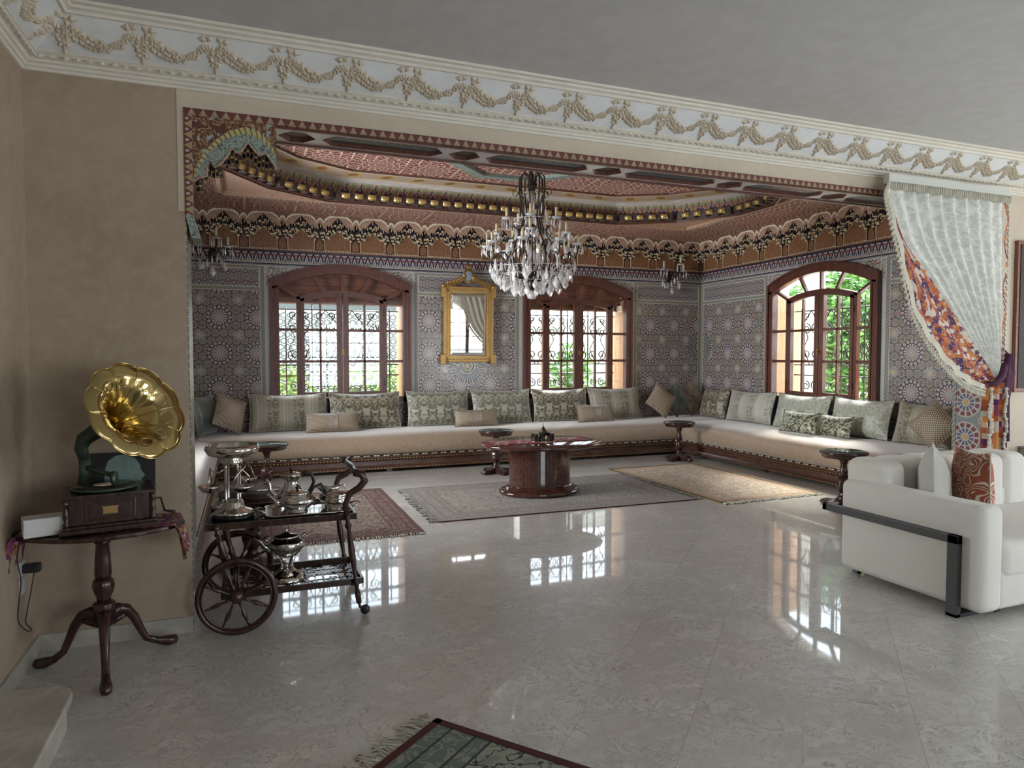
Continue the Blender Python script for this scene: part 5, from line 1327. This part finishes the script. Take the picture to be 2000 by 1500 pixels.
# ------------------------------------------------------------ white sofa
t = thing('sofa', 'cream boucle sofa with black metal rail, cut off by the right edge', 'sofa', (4.06, 2.73, 0))
def soft(g_fn, name, m, bev, parent):
    o = g_fn.build(name, m, parent, bev=bev)
    for p in o.data.polygons: p.use_smooth = True
    return o
def rbox(x0, x1, y0, y1, z0, z1, r, top=None):
    """rounded box built as a superellipsoid-like grid"""
    g = G(); cx, cy, cz = (x0+x1)/2, (y0+y1)/2, (z0+z1)/2; hx, hy, hz = (x1-x0)/2, (y1-y0)/2, (z1-z0)/2
    bm = bmesh.new(); bmesh.ops.create_cube(bm, size=2)
    for v in bm.verts: v.co = Vector((cx+v.co.x*hx, cy+v.co.y*hy, cz+v.co.z*hz))
    bmesh.ops.bevel(bm, geom=bm.edges[:], offset=r, segments=6, affect='EDGES', profile=.5, clamp_overlap=True)
    bm.verts.ensure_lookup_table()
    g.v = [tuple(v.co) for v in bm.verts]; g.f = [[v.index for v in f.verts] for f in bm.faces]; g.uv = [None]*len(g.f); g.sm = [True]*len(g.f); bm.free(); return g
rbox(0, .20, 0, 1.06, .045, .70, .055).build('arm', 'boucle', t)
rbox(.19, 3.0, .02, .95, .05, .30, .03).build('seat_base', 'boucle', t); rbox(.195, 3.0, .0, .80, .24, .47, .06).build('seat_cushion', 'boucle', t)
rbox(.12, 1.56, .78, 1.10, .06, .60, .04).build('back_base', 'boucle', t)
xs = [.10, .32, .60, .98, 1.36, 1.62]
for a, b in zip(xs, xs[1:]): rbox(a, b+.012, .76, 1.12, .38, .85, .075).build('back_channel', 'boucle', t)
for x0, x1, y0, y1, z0, z1 in ((-.05, -.012, .12, 1.17, .452, .505), (-.05, .005, 1.13, 1.17, .452, .505)): G().bx(x0, x1, y0, y1, z0, z1).build('side_rail', 'black_metal', t, bev=.003)
G().bx(-.05, -.012, .12, .19, 0, .505).build('front_upright', 'black_metal', t, bev=.003); G().bx(-.05, .16, .12, .19, 0, .022).build('rail_foot', 'black_metal', t, bev=.003)
for x, y in ((.12, 1.0), (.30, .12), (1.5, 1.0)): G().bx(x-.02, x+.02, y-.02, y+.02, 0, .05).build('leg', 'black_metal', t)
cushion('scatter_cushion', 'plain off white linen cushion on the white sofa, seen almost edge on', 'linen', .42, .50, .19, (4.49, 3.37, .475), radians(38), radians(2), 0, 'cushions on the white sofa', 'linen')
cushion('scatter_cushion', 'rust red cushion with pale maze pattern on the white sofa', 'maze_print', .46, .48, .17, (4.74, 3.27, .475), radians(62), radians(2), 0, 'cushions on the white sofa', 'maze_print')
# ------------------------------------------------------------ armchair and sheer curtain behind the camera (seen in the mirror)
t = thing('armchair', 'beige tub armchair that shows only in the gilt mirror', 'armchair', (7.5, -2.3, 0), pi)
rbox(-.42, .42, -.4, .42, .12, .44, .06).build('seat', 'armchair_fabric', t); rbox(-.46, .46, .28, .48, .12, .92, .09).build('backrest', 'armchair_fabric', t)
for s in (-1, 1): rbox(min(s*.36, s*.5), max(s*.36, s*.5), -.4, .44, .12, .66, .06).build('arm', 'armchair_fabric', t)
for x in (-.35, .35):
    for y in (-.3, .35): G().bx(x-.025, x+.025, y-.025, y+.025, 0, .13).build('leg', 'dark_wood', t)
t = thing('sheer_curtain', 'white sheer curtain swept aside over the garden window seen in the mirror', 'curtain', (7.6, -3.25, 0))
g = G(); g.grid(70, 30, lambda s, q: ((-1.35+(1.05 if 1 else 0)*q**.7*1.6)*(1-s)+s*-1.35*-1*1.0+0*q if 0 else (1.35-2.7*s*(1-.86*q**.8)), .04*sin(s*60)*(1-.6*q), 3.1-1.5*q-.35*q*s*(1-s)*4), True); g.build('sheer_panel', 'sheer', t)
g = G(); g.grid(12, 10, lambda s, q: (1.35-.30*s, .03*sin(s*30), 1.6-1.55*q), True); g.build('sheer_fall', 'sheer', t)
# ------------------------------------------------------------ drinks trolley
t = thing('drinks_trolley', 'dark wood drinks trolley with two large spoked wheels and black glass shelves', 'trolley', (0, 0, 0))
def tray(z, x0, x1, y0, y1, name, h=.03):
    g = G(); w = .018
    for a in ((x0, x1, y0, y0+w), (x0, x1, y1-w, y1), (x0, x0+w, y0+w, y1-w), (x1-w, x1, y0+w, y1-w)): g.bx(*a, z-h, z+.008)
    o = g.build(name, 'dark_wood', t, bev=.003); return o
ut = tray(.625, -.24, .62, 4.24, 4.77, 'upper_tray'); G().bx(-.222, .602, 4.258, 4.752, .602, .610).build('glass_shelf', 'black_glass', ut)
lt2 = tray(.215, -.16, .66, 4.25, 4.75, 'lower_tray'); 
g = G(); rr = random.Random(4)
for k in range(60):
    x, y, a = rr.uniform(-.12, .62), rr.uniform(4.29, 4.71), rr.uniform(0, 6.28)
    g.prism([(x+.035*cos(a+b)*(1 if i % 2 else .35), y+.035*sin(a+b)*(1 if i % 2 else .35)) for i, b in enumerate([j*pi/4 for j in range(8)])], flat, .190, .196)
g.build('openwork_leaves', 'dark_wood', lt2, kind='stuff')
g = G()
for k in range(9): g.bx(-.14+k*.095, -.13+k*.095, 4.268, 4.732, .188, .194)
for k in range(5): g.bx(-.142, .642, 4.30+k*.10, 4.31+k*.10, .188, .194)
g.build('openwork_lattice', 'dark_wood', lt2)
def turned(p, q, name, r=.018, n=1):
    p, q = Vector(p), Vector(q); d = q-p; L = d.length
    pr = [(r, 0), (r*1.15, .05*L), (r*.7, .09*L), (r*1.3, .13*L), (r*.7, .17*L), (r*.85, .25*L), (r*1.25, .42*L), (r*.9, .6*L), (r*.65, .72*L), (r*1.35, .77*L), (r*.65, .82*L), (r*1.1, .9*L), (r*.9, L)]
    return G().lathe(pr, p, 12, 1, 1, d).build(name, 'turned_wood', t)
for y in (4.225, 4.785):
    turned((-.18, y, .63), (-.09, y, .22), 'leg'); turned((.60, y, .62), (.585, y, .60), 'leg') if 0 else None
    turned((.555, y, .635), (.625, y, .075), 'leg', .017)
    # S-curved handle bracket
    G().tube([(.555, y, .62), (.55, y, .70), (.575, y, .76), (.63, y, .79), (.665, y, .83), (.65, y, .875), (.60, y, .885)], [.017, .018, .02, .022, .024, .026, .02], 8).build('handle_bracket', 'turned_wood', t)
    c = G(); c.tube([(.625, y, .085), (.63, y, .05), (.66, y, .045)], .010, 6); c = c.build('caster', 'bronze', t)
    G().lathe([(.001, -.012), (.028, -.010), (.030, 0), (.028, .010), (.001, .012)], (.662, y, .031), 16, 1, 1, Vector((.3, 1, 0))).build('caster_wheel', 'black_plastic', c)
G().lathe([(.020, 0), (.022, .02), (.012, .04), (.018, .07), (.012, .10), (.020, .18), (.024, .28), (.020, .38), (.012, .46), (.018, .49), (.012, .52), (.022, .54), (.020, .56)], (.62, 4.225, .885), 12, 1, 1, Vector((0, 1, 0))).build('handle_bar', 'turned_wood', t)
for y in (4.165, 4.845):
    w = G(); R_ = .222
    w.tube([((R_-.016)*cos(2*pi*k/48), 0, (R_-.016)*sin(2*pi*k/48)) for k in range(49)], .017, 8, False); w = w.build('wheel_rim', 'turned_wood', t, loc=(-.072, y, R_+.002))
    G().tube([((R_-.036)*cos(2*pi*k/48), -.012, (R_-.036)*sin(2*pi*k/48)) for k in range(49)], .006, 5, False).build('rim_bead', 'turned_wood', w)
    G().lathe([(.001, -.035), (.02, -.033), (.035, -.02), (.038, 0), (.035, .02), (.001, .035)], (0, 0, 0), 16, 1, 1, Vector((0, 1, 0))).build('hub', 'turned_wood', w)
    for k in range(8):
        a = k*pi/4+.35; d = Vector((cos(a), 0, sin(a)))
        G().lathe([(.009, .03), (.008, .06), (.006, .08), (.014, .11), (.009, .15), (.006, .158), (.010, .165), (.006, .175), (.007, .195)], (0, 0, 0), 8, 1, 1, d).build('spoke', 'turned_wood', w)
G().tube([(-.072, 4.17, .224), (-.072, 4.84, .224)], .012, 8).build('axle', 'turned_wood', t)
G().tube([(-.09, 4.225, .23), (-.09, 4.785, .23)], .014, 8).build('cross_rail', 'turned_wood', t)
# ------------------------------------------------------------ silverware on the trolley
Z1 = .611
t = thing('silver_tray', 'oblong silver serving tray with two handles on the trolley top', 'tray', (.36, 4.52, Z1))
def rrect(a, b, r, n=5):
    P = []
    for cx, cy, s in ((a-r, b-r, 0), (-a+r, b-r, 1), (-a+r, -b+r, 2), (a-r, -b+r, 3)):
        for k in range(n+1): an = s*pi/2+k*pi/2/n; P.append((cx+r*cos(an), cy+r*sin(an)))
    return P
G().prism(rrect(.25, .16, .05), flat, .004, .008).build('tray_plate', 'silver_tray', t)
rp = rrect(.265, .175, .055); g = G(); g.tube([(x, y, .014) for x, y in rp+[rp[0]]], .007, 5); 
ri = rrect(.25, .16, .05)
for i in range(len(rp)): j = (i+1) % len(rp); g.add([(rp[i][0], rp[i][1], .016), (rp[j][0], rp[j][1], .016), (ri[j][0], ri[j][1], .007), (ri[i][0], ri[i][1], .007)], [(0, 1, 2, 3)])
g.build('gadrooned_rim', 'silver', t)
for s in (-1, 1): G().tube([(s*.262, -.06, .018), (s*.30, -.05, .03), (s*.325, 0, .035), (s*.30, .05, .03), (s*.262, .06, .018)], .006, 6).build('handle', 'silver', t)
def pot(name, label, loc, rz, prof, spout, handle, lidz, knob=True, lobes=0, group='silver tea service on the trolley'):
    t = thing(name, label, name.replace('_', ' ') if len(name) < 14 else 'pot', loc, rz, group)
    G().lathe(prof, (0, 0, 0), 32, 1.12, .92, None, lobes, .025).build('body', 'silver', t)
    if spout: G().tube(*spout, 8).build('spout', 'silver', t)
    if handle: G().tube(handle[0], handle[1], 8).build('handle', handle[2], t)
    if knob:
        r0 = prof[-1][0]; l = G().lathe([(r0*1.02, lidz), (r0*.8, lidz+.012), (r0*.3, lidz+.022), (.004, lidz+.025)], (0, 0, 0), 24, 1.12, .92).build('lid', 'silver', t)
        G().lathe([(.006, lidz+.024), (.012, lidz+.032), (.014, lidz+.04), (.004, lidz+.048), (.006, lidz+.055), (.001, lidz+.062)], (0, 0, 0), 10).build('knob', 'black_plastic', l)
    return t
ZT = Z1+.009
pot('coffeepot', 'tall silver coffeepot with black handle, behind the teapot on the tray', (.26, 4.64, ZT), 0, [(.035, 0), (.045, .004), (.04, .012), (.055, .03), (.078, .06), (.08, .085), (.062, .115), (.042, .15), (.04, .175), (.055, .20), (.062, .205)],
    ([(-.07, 0, .07), (-.11, 0, .085), (-.13, 0, .12), (-.135, 0, .16), (-.155, 0, .19)], [.022, .018, .013, .010, .009]), ([(.05, 0, .20), (.09, 0, .225), (.13, 0, .20), (.14, 0, .15), (.115, 0, .10), (.085, 0, .075)], [.008, .01, .011, .011, .01, .009], 'black_plastic'), .205)
pot('teapot', 'low round silver teapot with black handle at the front of the tray', (.285, 4.47, ZT), 0, [(.05, 0), (.058, .004), (.05, .014), (.07, .03), (.096, .055), (.098, .075), (.085, .095), (.07, .105), (.072, .115)],
    ([(-.09, 0, .055), (-.13, 0, .07), (-.15, 0, .095), (-.175, 0, .125)], [.022, .017, .012, .009]), ([(.075, 0, .105), (.10, 0, .15), (.14, 0, .165), (.17, 0, .13), (.165, 0, .08), (.12, 0, .045), (.09, 0, .04)], [.007, .009, .011, .011, .011, .009, .007], 'black_plastic'), .115, True, 12)
pot('cream_jug', 'small open silver cream jug at the right of the tray', (.50, 4.60, ZT), 0, [(.035, 0), (.04, .004), (.035, .012), (.055, .035), (.062, .06), (.05, .085), (.052, .105), (.065, .125)],
    ([(-.05, 0, .11), (-.075, 0, .125), (-.09, 0, .13)], [.02, .014, .006]), ([(.055, 0, .12), (.09, 0, .13), (.10, 0, .09), (.065, 0, .05)], .006, 'silver'), 0, False, 10)
pot('sugar_bowl', 'small two handled silver sugar bowl at the right front of the tray', (.52, 4.45, ZT), 0, [(.04, 0), (.045, .004), (.038, .012), (.058, .03), (.068, .052), (.06, .075), (.055, .085), (.066, .10), (.062, .102), (.05, .085), (.001, .02)],
    ([(-.06, 0, .09), (-.10, 0, .11), (-.105, 0, .07), (-.065, 0, .04)], .005), ([(.06, 0, .09), (.10, 0, .11), (.105, 0, .07), (.065, 0, .04)], .005, 'silver'), 0, False, 10)
# centrepiece
t = thing('silver_centrepiece', 'tall silver centrepiece with broad top bowl and three hanging baskets', 'centrepiece', (-.09, 4.50, Z1))
G().lathe([(.125, 0), (.125, .02), (.118, .025), (.001, .025)], (0, 0, 0), 32).build('black_base', 'black_glass', t)
G().lathe([(.115, .026), (.12, .032), (.105, .045), (.075, .055), (.06, .07), (.062, .095), (.05, .105), (.001, .106)], (0, 0, 0), 32, 1, 1, None, 16, .03).build('foot', 'silver', t)
for k in range(4): a = k*pi/2+.6; G().lathe([(.012, .10), (.007, .12), (.0075, .31), (.011, .325)], (.048*cos(a), .048*sin(a), 0), 8).build('column', 'silver', t)
G().lathe([(.05, .32), (.055, .33), (.06, .335), (.06, .35), (.045, .365), (.05, .37), (.10, .375), (.14, .39), (.158, .42), (.148, .448), (.142, .446), (.148, .42), (.10, .392), (.001, .385)], (0, 0, 0), 40, 1, 1, None, 20, .012).build('top_bowl', 'silver', t)
for k in range(3):
    a = k*2*pi/3+pi-.1; P = lambda r, z, a=a: (r*cos(a), r*sin(a), z)
    G().tube([P(.045, .30), P(.08, .275), P(.12, .29), P(.13, .31)], [.006, .006, .005, .004], 6).build('branch', 'silver', t)
    c = P(.13, 0); z0 = .155+.012*k
    b = G().lathe([(.02, z0), (.045, z0+.01), (.062, z0+.035), (.066, z0+.045), (.062, z0+.045), (.04, z0+.015), (.001, z0+.008)], (c[0], c[1], 0), 20, 1, 1, None, 10, .04).build('hanging_basket', 'silver', t)
    G().tube([(c[0]-.06*sin(a), c[1]+.06*cos(a), z0+.045), (c[0]-.04*sin(a), c[1]+.04*cos(a), z0+.10), (c[0], c[1], z0+.145), (c[0]+.04*sin(a), c[1]-.04*cos(a), z0+.10), (c[0]+.06*sin(a), c[1]-.06*cos(a), z0+.045)], .004, 5).build('basket_handle', 'silver', b)
# small vessel behind the centrepiece
t = thing('small_pot', 'small dark silver pot with pointed knob half hidden behind the centrepiece foot', 'pot', (-.165, 4.64, Z1)); G().lathe([(.03, 0), (.045, .02), (.05, .05), (.03, .075), (.012, .085)], (0, 0, 0), 16).build('body', 'silver', t)
G().lathe([(.006, .085), (.012, .10), (.005, .115), (.001, .13)], (0, 0, 0), 8).build('knob', 'black_plastic', t)
# spirit kettle on the lower shelf
t = thing('spirit_kettle', 'ornate silver kettle on burner stand on the lower trolley shelf', 'kettle', (.215, 4.46, .198))
G().lathe([(.11, 0), (.112, .01), (.10, .03), (.085, .045), (.06, .055), (.045, .07), (.04, .085), (.001, .09)], (0, 0, 0), 32, 1, 1, None, 12, .05).build('stand', 'silver', t)
for k in range(4): a = k*pi/2+.5; G().tube([(.05*cos(a), .05*sin(a), .06), (.035*cos(a), .035*sin(a), .10), (.055*cos(a), .055*sin(a), .15), (.09*cos(a), .09*sin(a), .19)], [.008, .01, .009, .006], 6).build('scrolled_support', 'silver', t)
G().lathe([(.02, .07), (.03, .08), (.03, .105), (.015, .11)], (0, 0, 0), 14).build('burner', 'silver', t)
G().lathe([(.03, .145), (.06, .155), (.085, .18), (.105, .21), (.11, .235), (.10, .255), (.08, .262), (.078, .275)], (0, 0, 0), 32, 1, 1, None, 14, .02).build('kettle_body', 'silver', t)
G().lathe([(.08, .275), (.075, .285), (.03, .29), (.012, .30), (.006, .31), (.010, .318), (.001, .33)], (0, 0, 0), 20).build('lid', 'silver', t)
G().tube([(-.09, 0, .20), (-.13, 0, .22), (-.155, 0, .26), (-.185, 0, .285)], [.022, .017, .012, .010], 8).build('spout', 'silver', t)
for s in (-1, 1): G().tube([(s*.09, 0, .26), (s*.11, 0, .285), (s*.13, 0, .28), (s*.12, 0, .26), (s*.10, 0, .255)], .006, 6).build('loop_handle', 'silver', t)
# ------------------------------------------------------------ tripod table, cloth, speaker
t = thing('tripod_table', 'dark mahogany tripod table with turned column in the left corner', 'table', (-.70, 3.97, 0))
def rotlathe(prof, name, seg=24, lobes=0, lob=0): return G().lathe(prof, (0, 0, 0), seg, 1, 1, None, lobes, lob).build(name, 'turned_wood', t)
rotlathe([(.001, .225), (.045, .225), (.045, .30), (.05, .305), (.055, .315), (.05, .325), (.054, .335), (.045, .345), (.03, .35)], 'column_base')
rotlathe([(.03, .35), (.032, .37), (.045, .40), (.050, .43), (.045, .455), (.034, .47)], 'spiral_urn', 32, 8, .05)
rotlathe([(.036, .47), (.040, .49), (.036, .58), (.030, .645), (.038, .65), (.038, .66), (.03, .665), (.045, .675), (.047, .70), (.047, .712)], 'shaft')
g = G(); P = [(.37*cos(a)*(1+.03*cos(4*a)), .245*sin(a)*(1+.03*cos(4*a))) for a in [2*pi*k/48 for k in range(48)]]
g.prism(P, flat, .712, .735); g.build('table_top', 'turned_wood', t, bev=.007)
for k, a in enumerate((radians(-80), radians(160), radians(35))):
    L = (.30, .31, .33)[k]; c, s = cos(a), sin(a); prof = [(.03, .27, .030), (.07, .29, .030), (.11, .275, .027), (.15, .22, .024), (.18, .15, .020), (.21, .085, .018), (L-.05, .045, .020), (L, .028, .028), (L+.04, .022, .026), (L+.055, .018, .010)]
    G().tube([(r*c, r*s, z) for r, z, _ in prof], [q for _, _, q in prof], 10).build('leg', 'turned_wood', t)
    G().tube([(.04*c, .04*s, .235), (.09*c, .09*s, .245), (.12*c, .12*s, .25)], [.024, .018, .010], 8).build('knee_block', 'turned_wood', t)
cl2 = thing('table_cloth', 'narrow crocheted runner with purple and orange flowers hanging over both table ends', 'table cloth', (-.70, 3.97, .736))
def cloth(s, q):
    x = (s-.5)*.94; y = (q-.5)*.30+.02; e = abs(x)-.345; z = .002
    if e > 0:
        z = -e*1.15-.02*max(0, e)*sin(q*14)*4; x = math.copysign(.345+.05*(1-math.exp(-e*14))+.012*sin(q*17+2), x)
        z -= (.035*abs(sin(q*9+1.0)))*min(1, e*10)
    return (x, y, z)
g = G(); g.grid(60, 18, cloth, True, lambda a, b: (a*.94, b*.3)); o = g.build('cloth', 'purple_flowers', cl2); sd = o.modifiers.new('s', 'SOLIDIFY'); sd.thickness = .0025; sd.offset = 1
t = thing('smart_speaker', 'small white box speaker on the left end of the tripod table', 'speaker', (-.925, 3.86, .7415), .32)
SPK = t; G().bx(-.085, .085, -.06, .06, 0, .088).build('body', 'white_plastic', t, bev=.006); G().bx(-.075, -.055, -.0615, -.060, .008, .011).build('status_light', 'pale_gold', t)
# cord, socket and adapter
t = thing('wall_socket', 'white wall socket low in the left corner', 'socket', (XL+.001, 4.06, .53)); G().bx(0, .010, -.04, .04, -.04, .04).build('plate', 'white_plastic', t, bev=.003); G().bx(0, .008, -.04, .04, -.13, -.05).build('plate', 'white_plastic', t, bev=.003)
t = thing('power_adapter', 'black plug adapter in the wall socket', 'adapter', (XL+.012, 4.06, .53)); G().bx(0, .075, -.025, .025, -.022, .022).build('body', 'black_plastic', t, bev=.008)
cordp = ([(XL+.06, 4.05, .505), (XL+.05, 4.03, .42), (XL+.035, 4.02, .33), (XL+.03, 4.01, .27), (XL+.055, 4.0, .235), (XL+.04, 3.98, .24), (XL+.012, 3.96, .30), (XL+.02, 3.95, .40), (XL+.03, 3.95, .50), (XL+.02, 3.94, .62), (XL+.04, 3.93, .70), (XL+.06, 3.93, .735)])
cr4 = lambda P, t: (lambda n: (lambda k, f: tuple(.5*(2*b+(c-a)*f+(2*a-5*b+4*c-d)*f*f+(3*b-a-3*c+d)*f**3) for a, b, c, d in zip(P[max(k-1, 0)], P[k], P[min(k+1, n)], P[min(k+2, n)])))(min(int(t*n), n-1), t*n-min(int(t*n), n-1)))(len(P)-1)
pc = G().tube([cr4(cordp, i/80) for i in range(81)], .003, 6).build('power_cord', 'black_plastic'); pc.parent = SPK; pc.matrix_parent_inverse = (Matrix.Translation((-.925, 3.86, .7415)) @ Matrix.Rotation(.32, 4, 'Z')).inverted()
# ------------------------------------------------------------ gramophone
t = thing('gramophone', 'antique gramophone with large petalled brass horn on the tripod table', 'gramophone', (-.665, 3.97, .7415), .20)
def gb(name, x0, x1, y0, y1, z0, z1, m='dark_wood', b=.004): return G().bx(x0, x1, y0, y1, z0, z1).build(name, m, t, bev=b)
gb('base_moulding', -.215, .215, -.17, .17, 0, .022); gb('base_step', -.20, .20, -.158, .158, .022, .036); gb('box', -.175, .175, -.135, .135, .036, .168); gb('top_moulding', -.20, .20, -.158, .158, .168, .186)
for x in (-.185, .185):
    for y in (-.143, .143): G().lathe([(.014, .036), (.016, .05), (.008, .06), (.015, .085), (.010, .12), (.006, .13), (.014, .14), (.013, .168)], (x, y, 0), 10).build('corner_column', 'dark_wood', t)
G().bx(-.11, .11, -.142, -.134, .055, .150).build('front_panel', 'turned_wood', t, bev=.003); G().bx(-.09, .09, -.146, -.140, .067, .138).build('inner_panel', 'dark_wood', t, bev=.003)
G().prism([(-.032, .085), (.032, .085), (.030, .105), (.036, .122), (-.036, .122), (-.030, .105)], lambda u, z, d: (u, -.147-d, z), 0, .003).build('brass_plaque', 'gold_trim', t)
G().lathe([(.145, 0), (.147, .006), (.145, .012), (.001, .012)], (-.02, -.01, .192), 40).build('turntable', 'green_patina', t); G().lathe([(.140, 0), (.140, .003), (.05, .003)], (-.02, -.01, .205), 40).build('record', 'record_black', t)
G().lathe([(.048, 0), (.048, .001), (.001, .001)], (-.02, -.01, .2085), 24).build('record_label', 'painted_cream', t)
# back bracket, elbow, horn, tone arm
EB = Vector((-.10, .085, .40))
G().tube([(-.12, .13, .12), (-.12, .13, .19), (-.105, .095, .25), (-.10, .085, .33)], [.020, .020, .024, .028], 10).build('horn_bracket', 'green_patina', t)
G().tube([(-.10, .085, .33), (-.115, .09, .385), (-.10, .08, .435), (-.055, .05, .47), (-.02, .025, .495)], [.026, .032, .038, .040, .042], 14).build('elbow', 'green_patina', t)
G().tube([(-.10, .085, .29), (-.05, .03, .275), (.0, -.03, .262), (.02, -.055, .25)], [.017, .014, .012, .012], 8).build('tone_arm', 'green_patina', t)
G().lathe([(.001, -.010), (.034, -.010), (.036, 0), (.034, .010), (.001, .010)], (.022, -.06, .245), 18, 1, 1, Vector((.9, -.3, .05))).build('sound_box', 'green_patina', t)
# horn: local frame; axis computed in the world and brought back
q = Matrix.Rotation(-.20, 3, 'Z'); base_ = Vector((-.665, 3.97, .7415))
Mw = q @ (Vector((-.49, 3.83, 1.345))-base_); E0 = Vector((-.03, .03, .475)); ax = (q @ Vector((.64, -.64, .43))).normalized()
hl = (Mw-E0)
NP = 10
def horn(s, t_):
    # t_: 0 throat -> 1 rim ; s round
    a = 2*pi*s; rad = .034+.178*t_**1.8+.035*max(0, t_-.75)/.25
    sc_ = 1+.075*t_**2*abs(sin(a*NP/2))**.8-.02*t_
    rad *= sc_
    ctr = E0+hl*(1-(1-t_)**1.15)
    n_ = ax; u_ = n_.cross(Vector((0, 0, 1))).normalized(); v_ = u_.cross(n_)
    return tuple(ctr+(u_*cos(a)+v_*sin(a))*rad-n_*(.035*max(0, t_-.86)/.14)*1.0)
g = G(); g.grid(NP*12, 28, horn, True); ho = g.build('horn', 'brass', t); sd = ho.modifiers.new('s', 'SOLIDIFY'); sd.thickness = .002
for k in range(NP):
    g = G(); g.tube([Vector(horn(k/NP, .25+.75*i/16))+ax*.001 for i in range(17)], .0028, 5); g.build('horn_seam', 'brass', ho)
g = G(); g.tube([horn(i/120, 1.0) for i in range(121)], .0042, 6, False); g.build('rolled_rim', 'brass', ho)
# raised almond on each petal
for k in range(NP):
    g = G(); s0 = (k+.5)/NP; g.tube([Vector(horn(s0+.032*sin(2*pi*i/20), .80+.055*cos(2*pi*i/20)*(1)))+ax*.001 for i in range(21)], .0018, 4, False); g.build('petal_embossing', 'brass', ho)
G().tube([(.18, .06, .10), (.24, .06, .10), (.255, .03, .035), (.30, .0, .028)], [.006, .006, .006, .010], 6).build('crank', 'bronze', t)
sl = thing('record_sleeve', 'dark record sleeve with pale green head in profile, standing behind the gramophone', 'record sleeve', (-.648, 4.20, .7415), .02); sl.rotation_euler = (radians(-12), 0, .02)
G().bx(-.165, .165, -.003, .003, 0, .335).build('card', 'sleeve_dark', sl)
hd = [(-.10, .12), (-.02, .10), (.02, .085), (.055, .09), (.085, .11), (.085, .14), (.072, .15), (.085, .165), (.078, .185), (.095, .205), (.075, .235), (.068, .265), (.045, .30), (0, .322), (-.05, .318), (-.085, .29), (-.10, .24)]
G().prism(hd, lambda u, z, d: (u+.02, -.0035-d, z), 0, .0008).build('printed_head', 'sleeve_teal', sl)
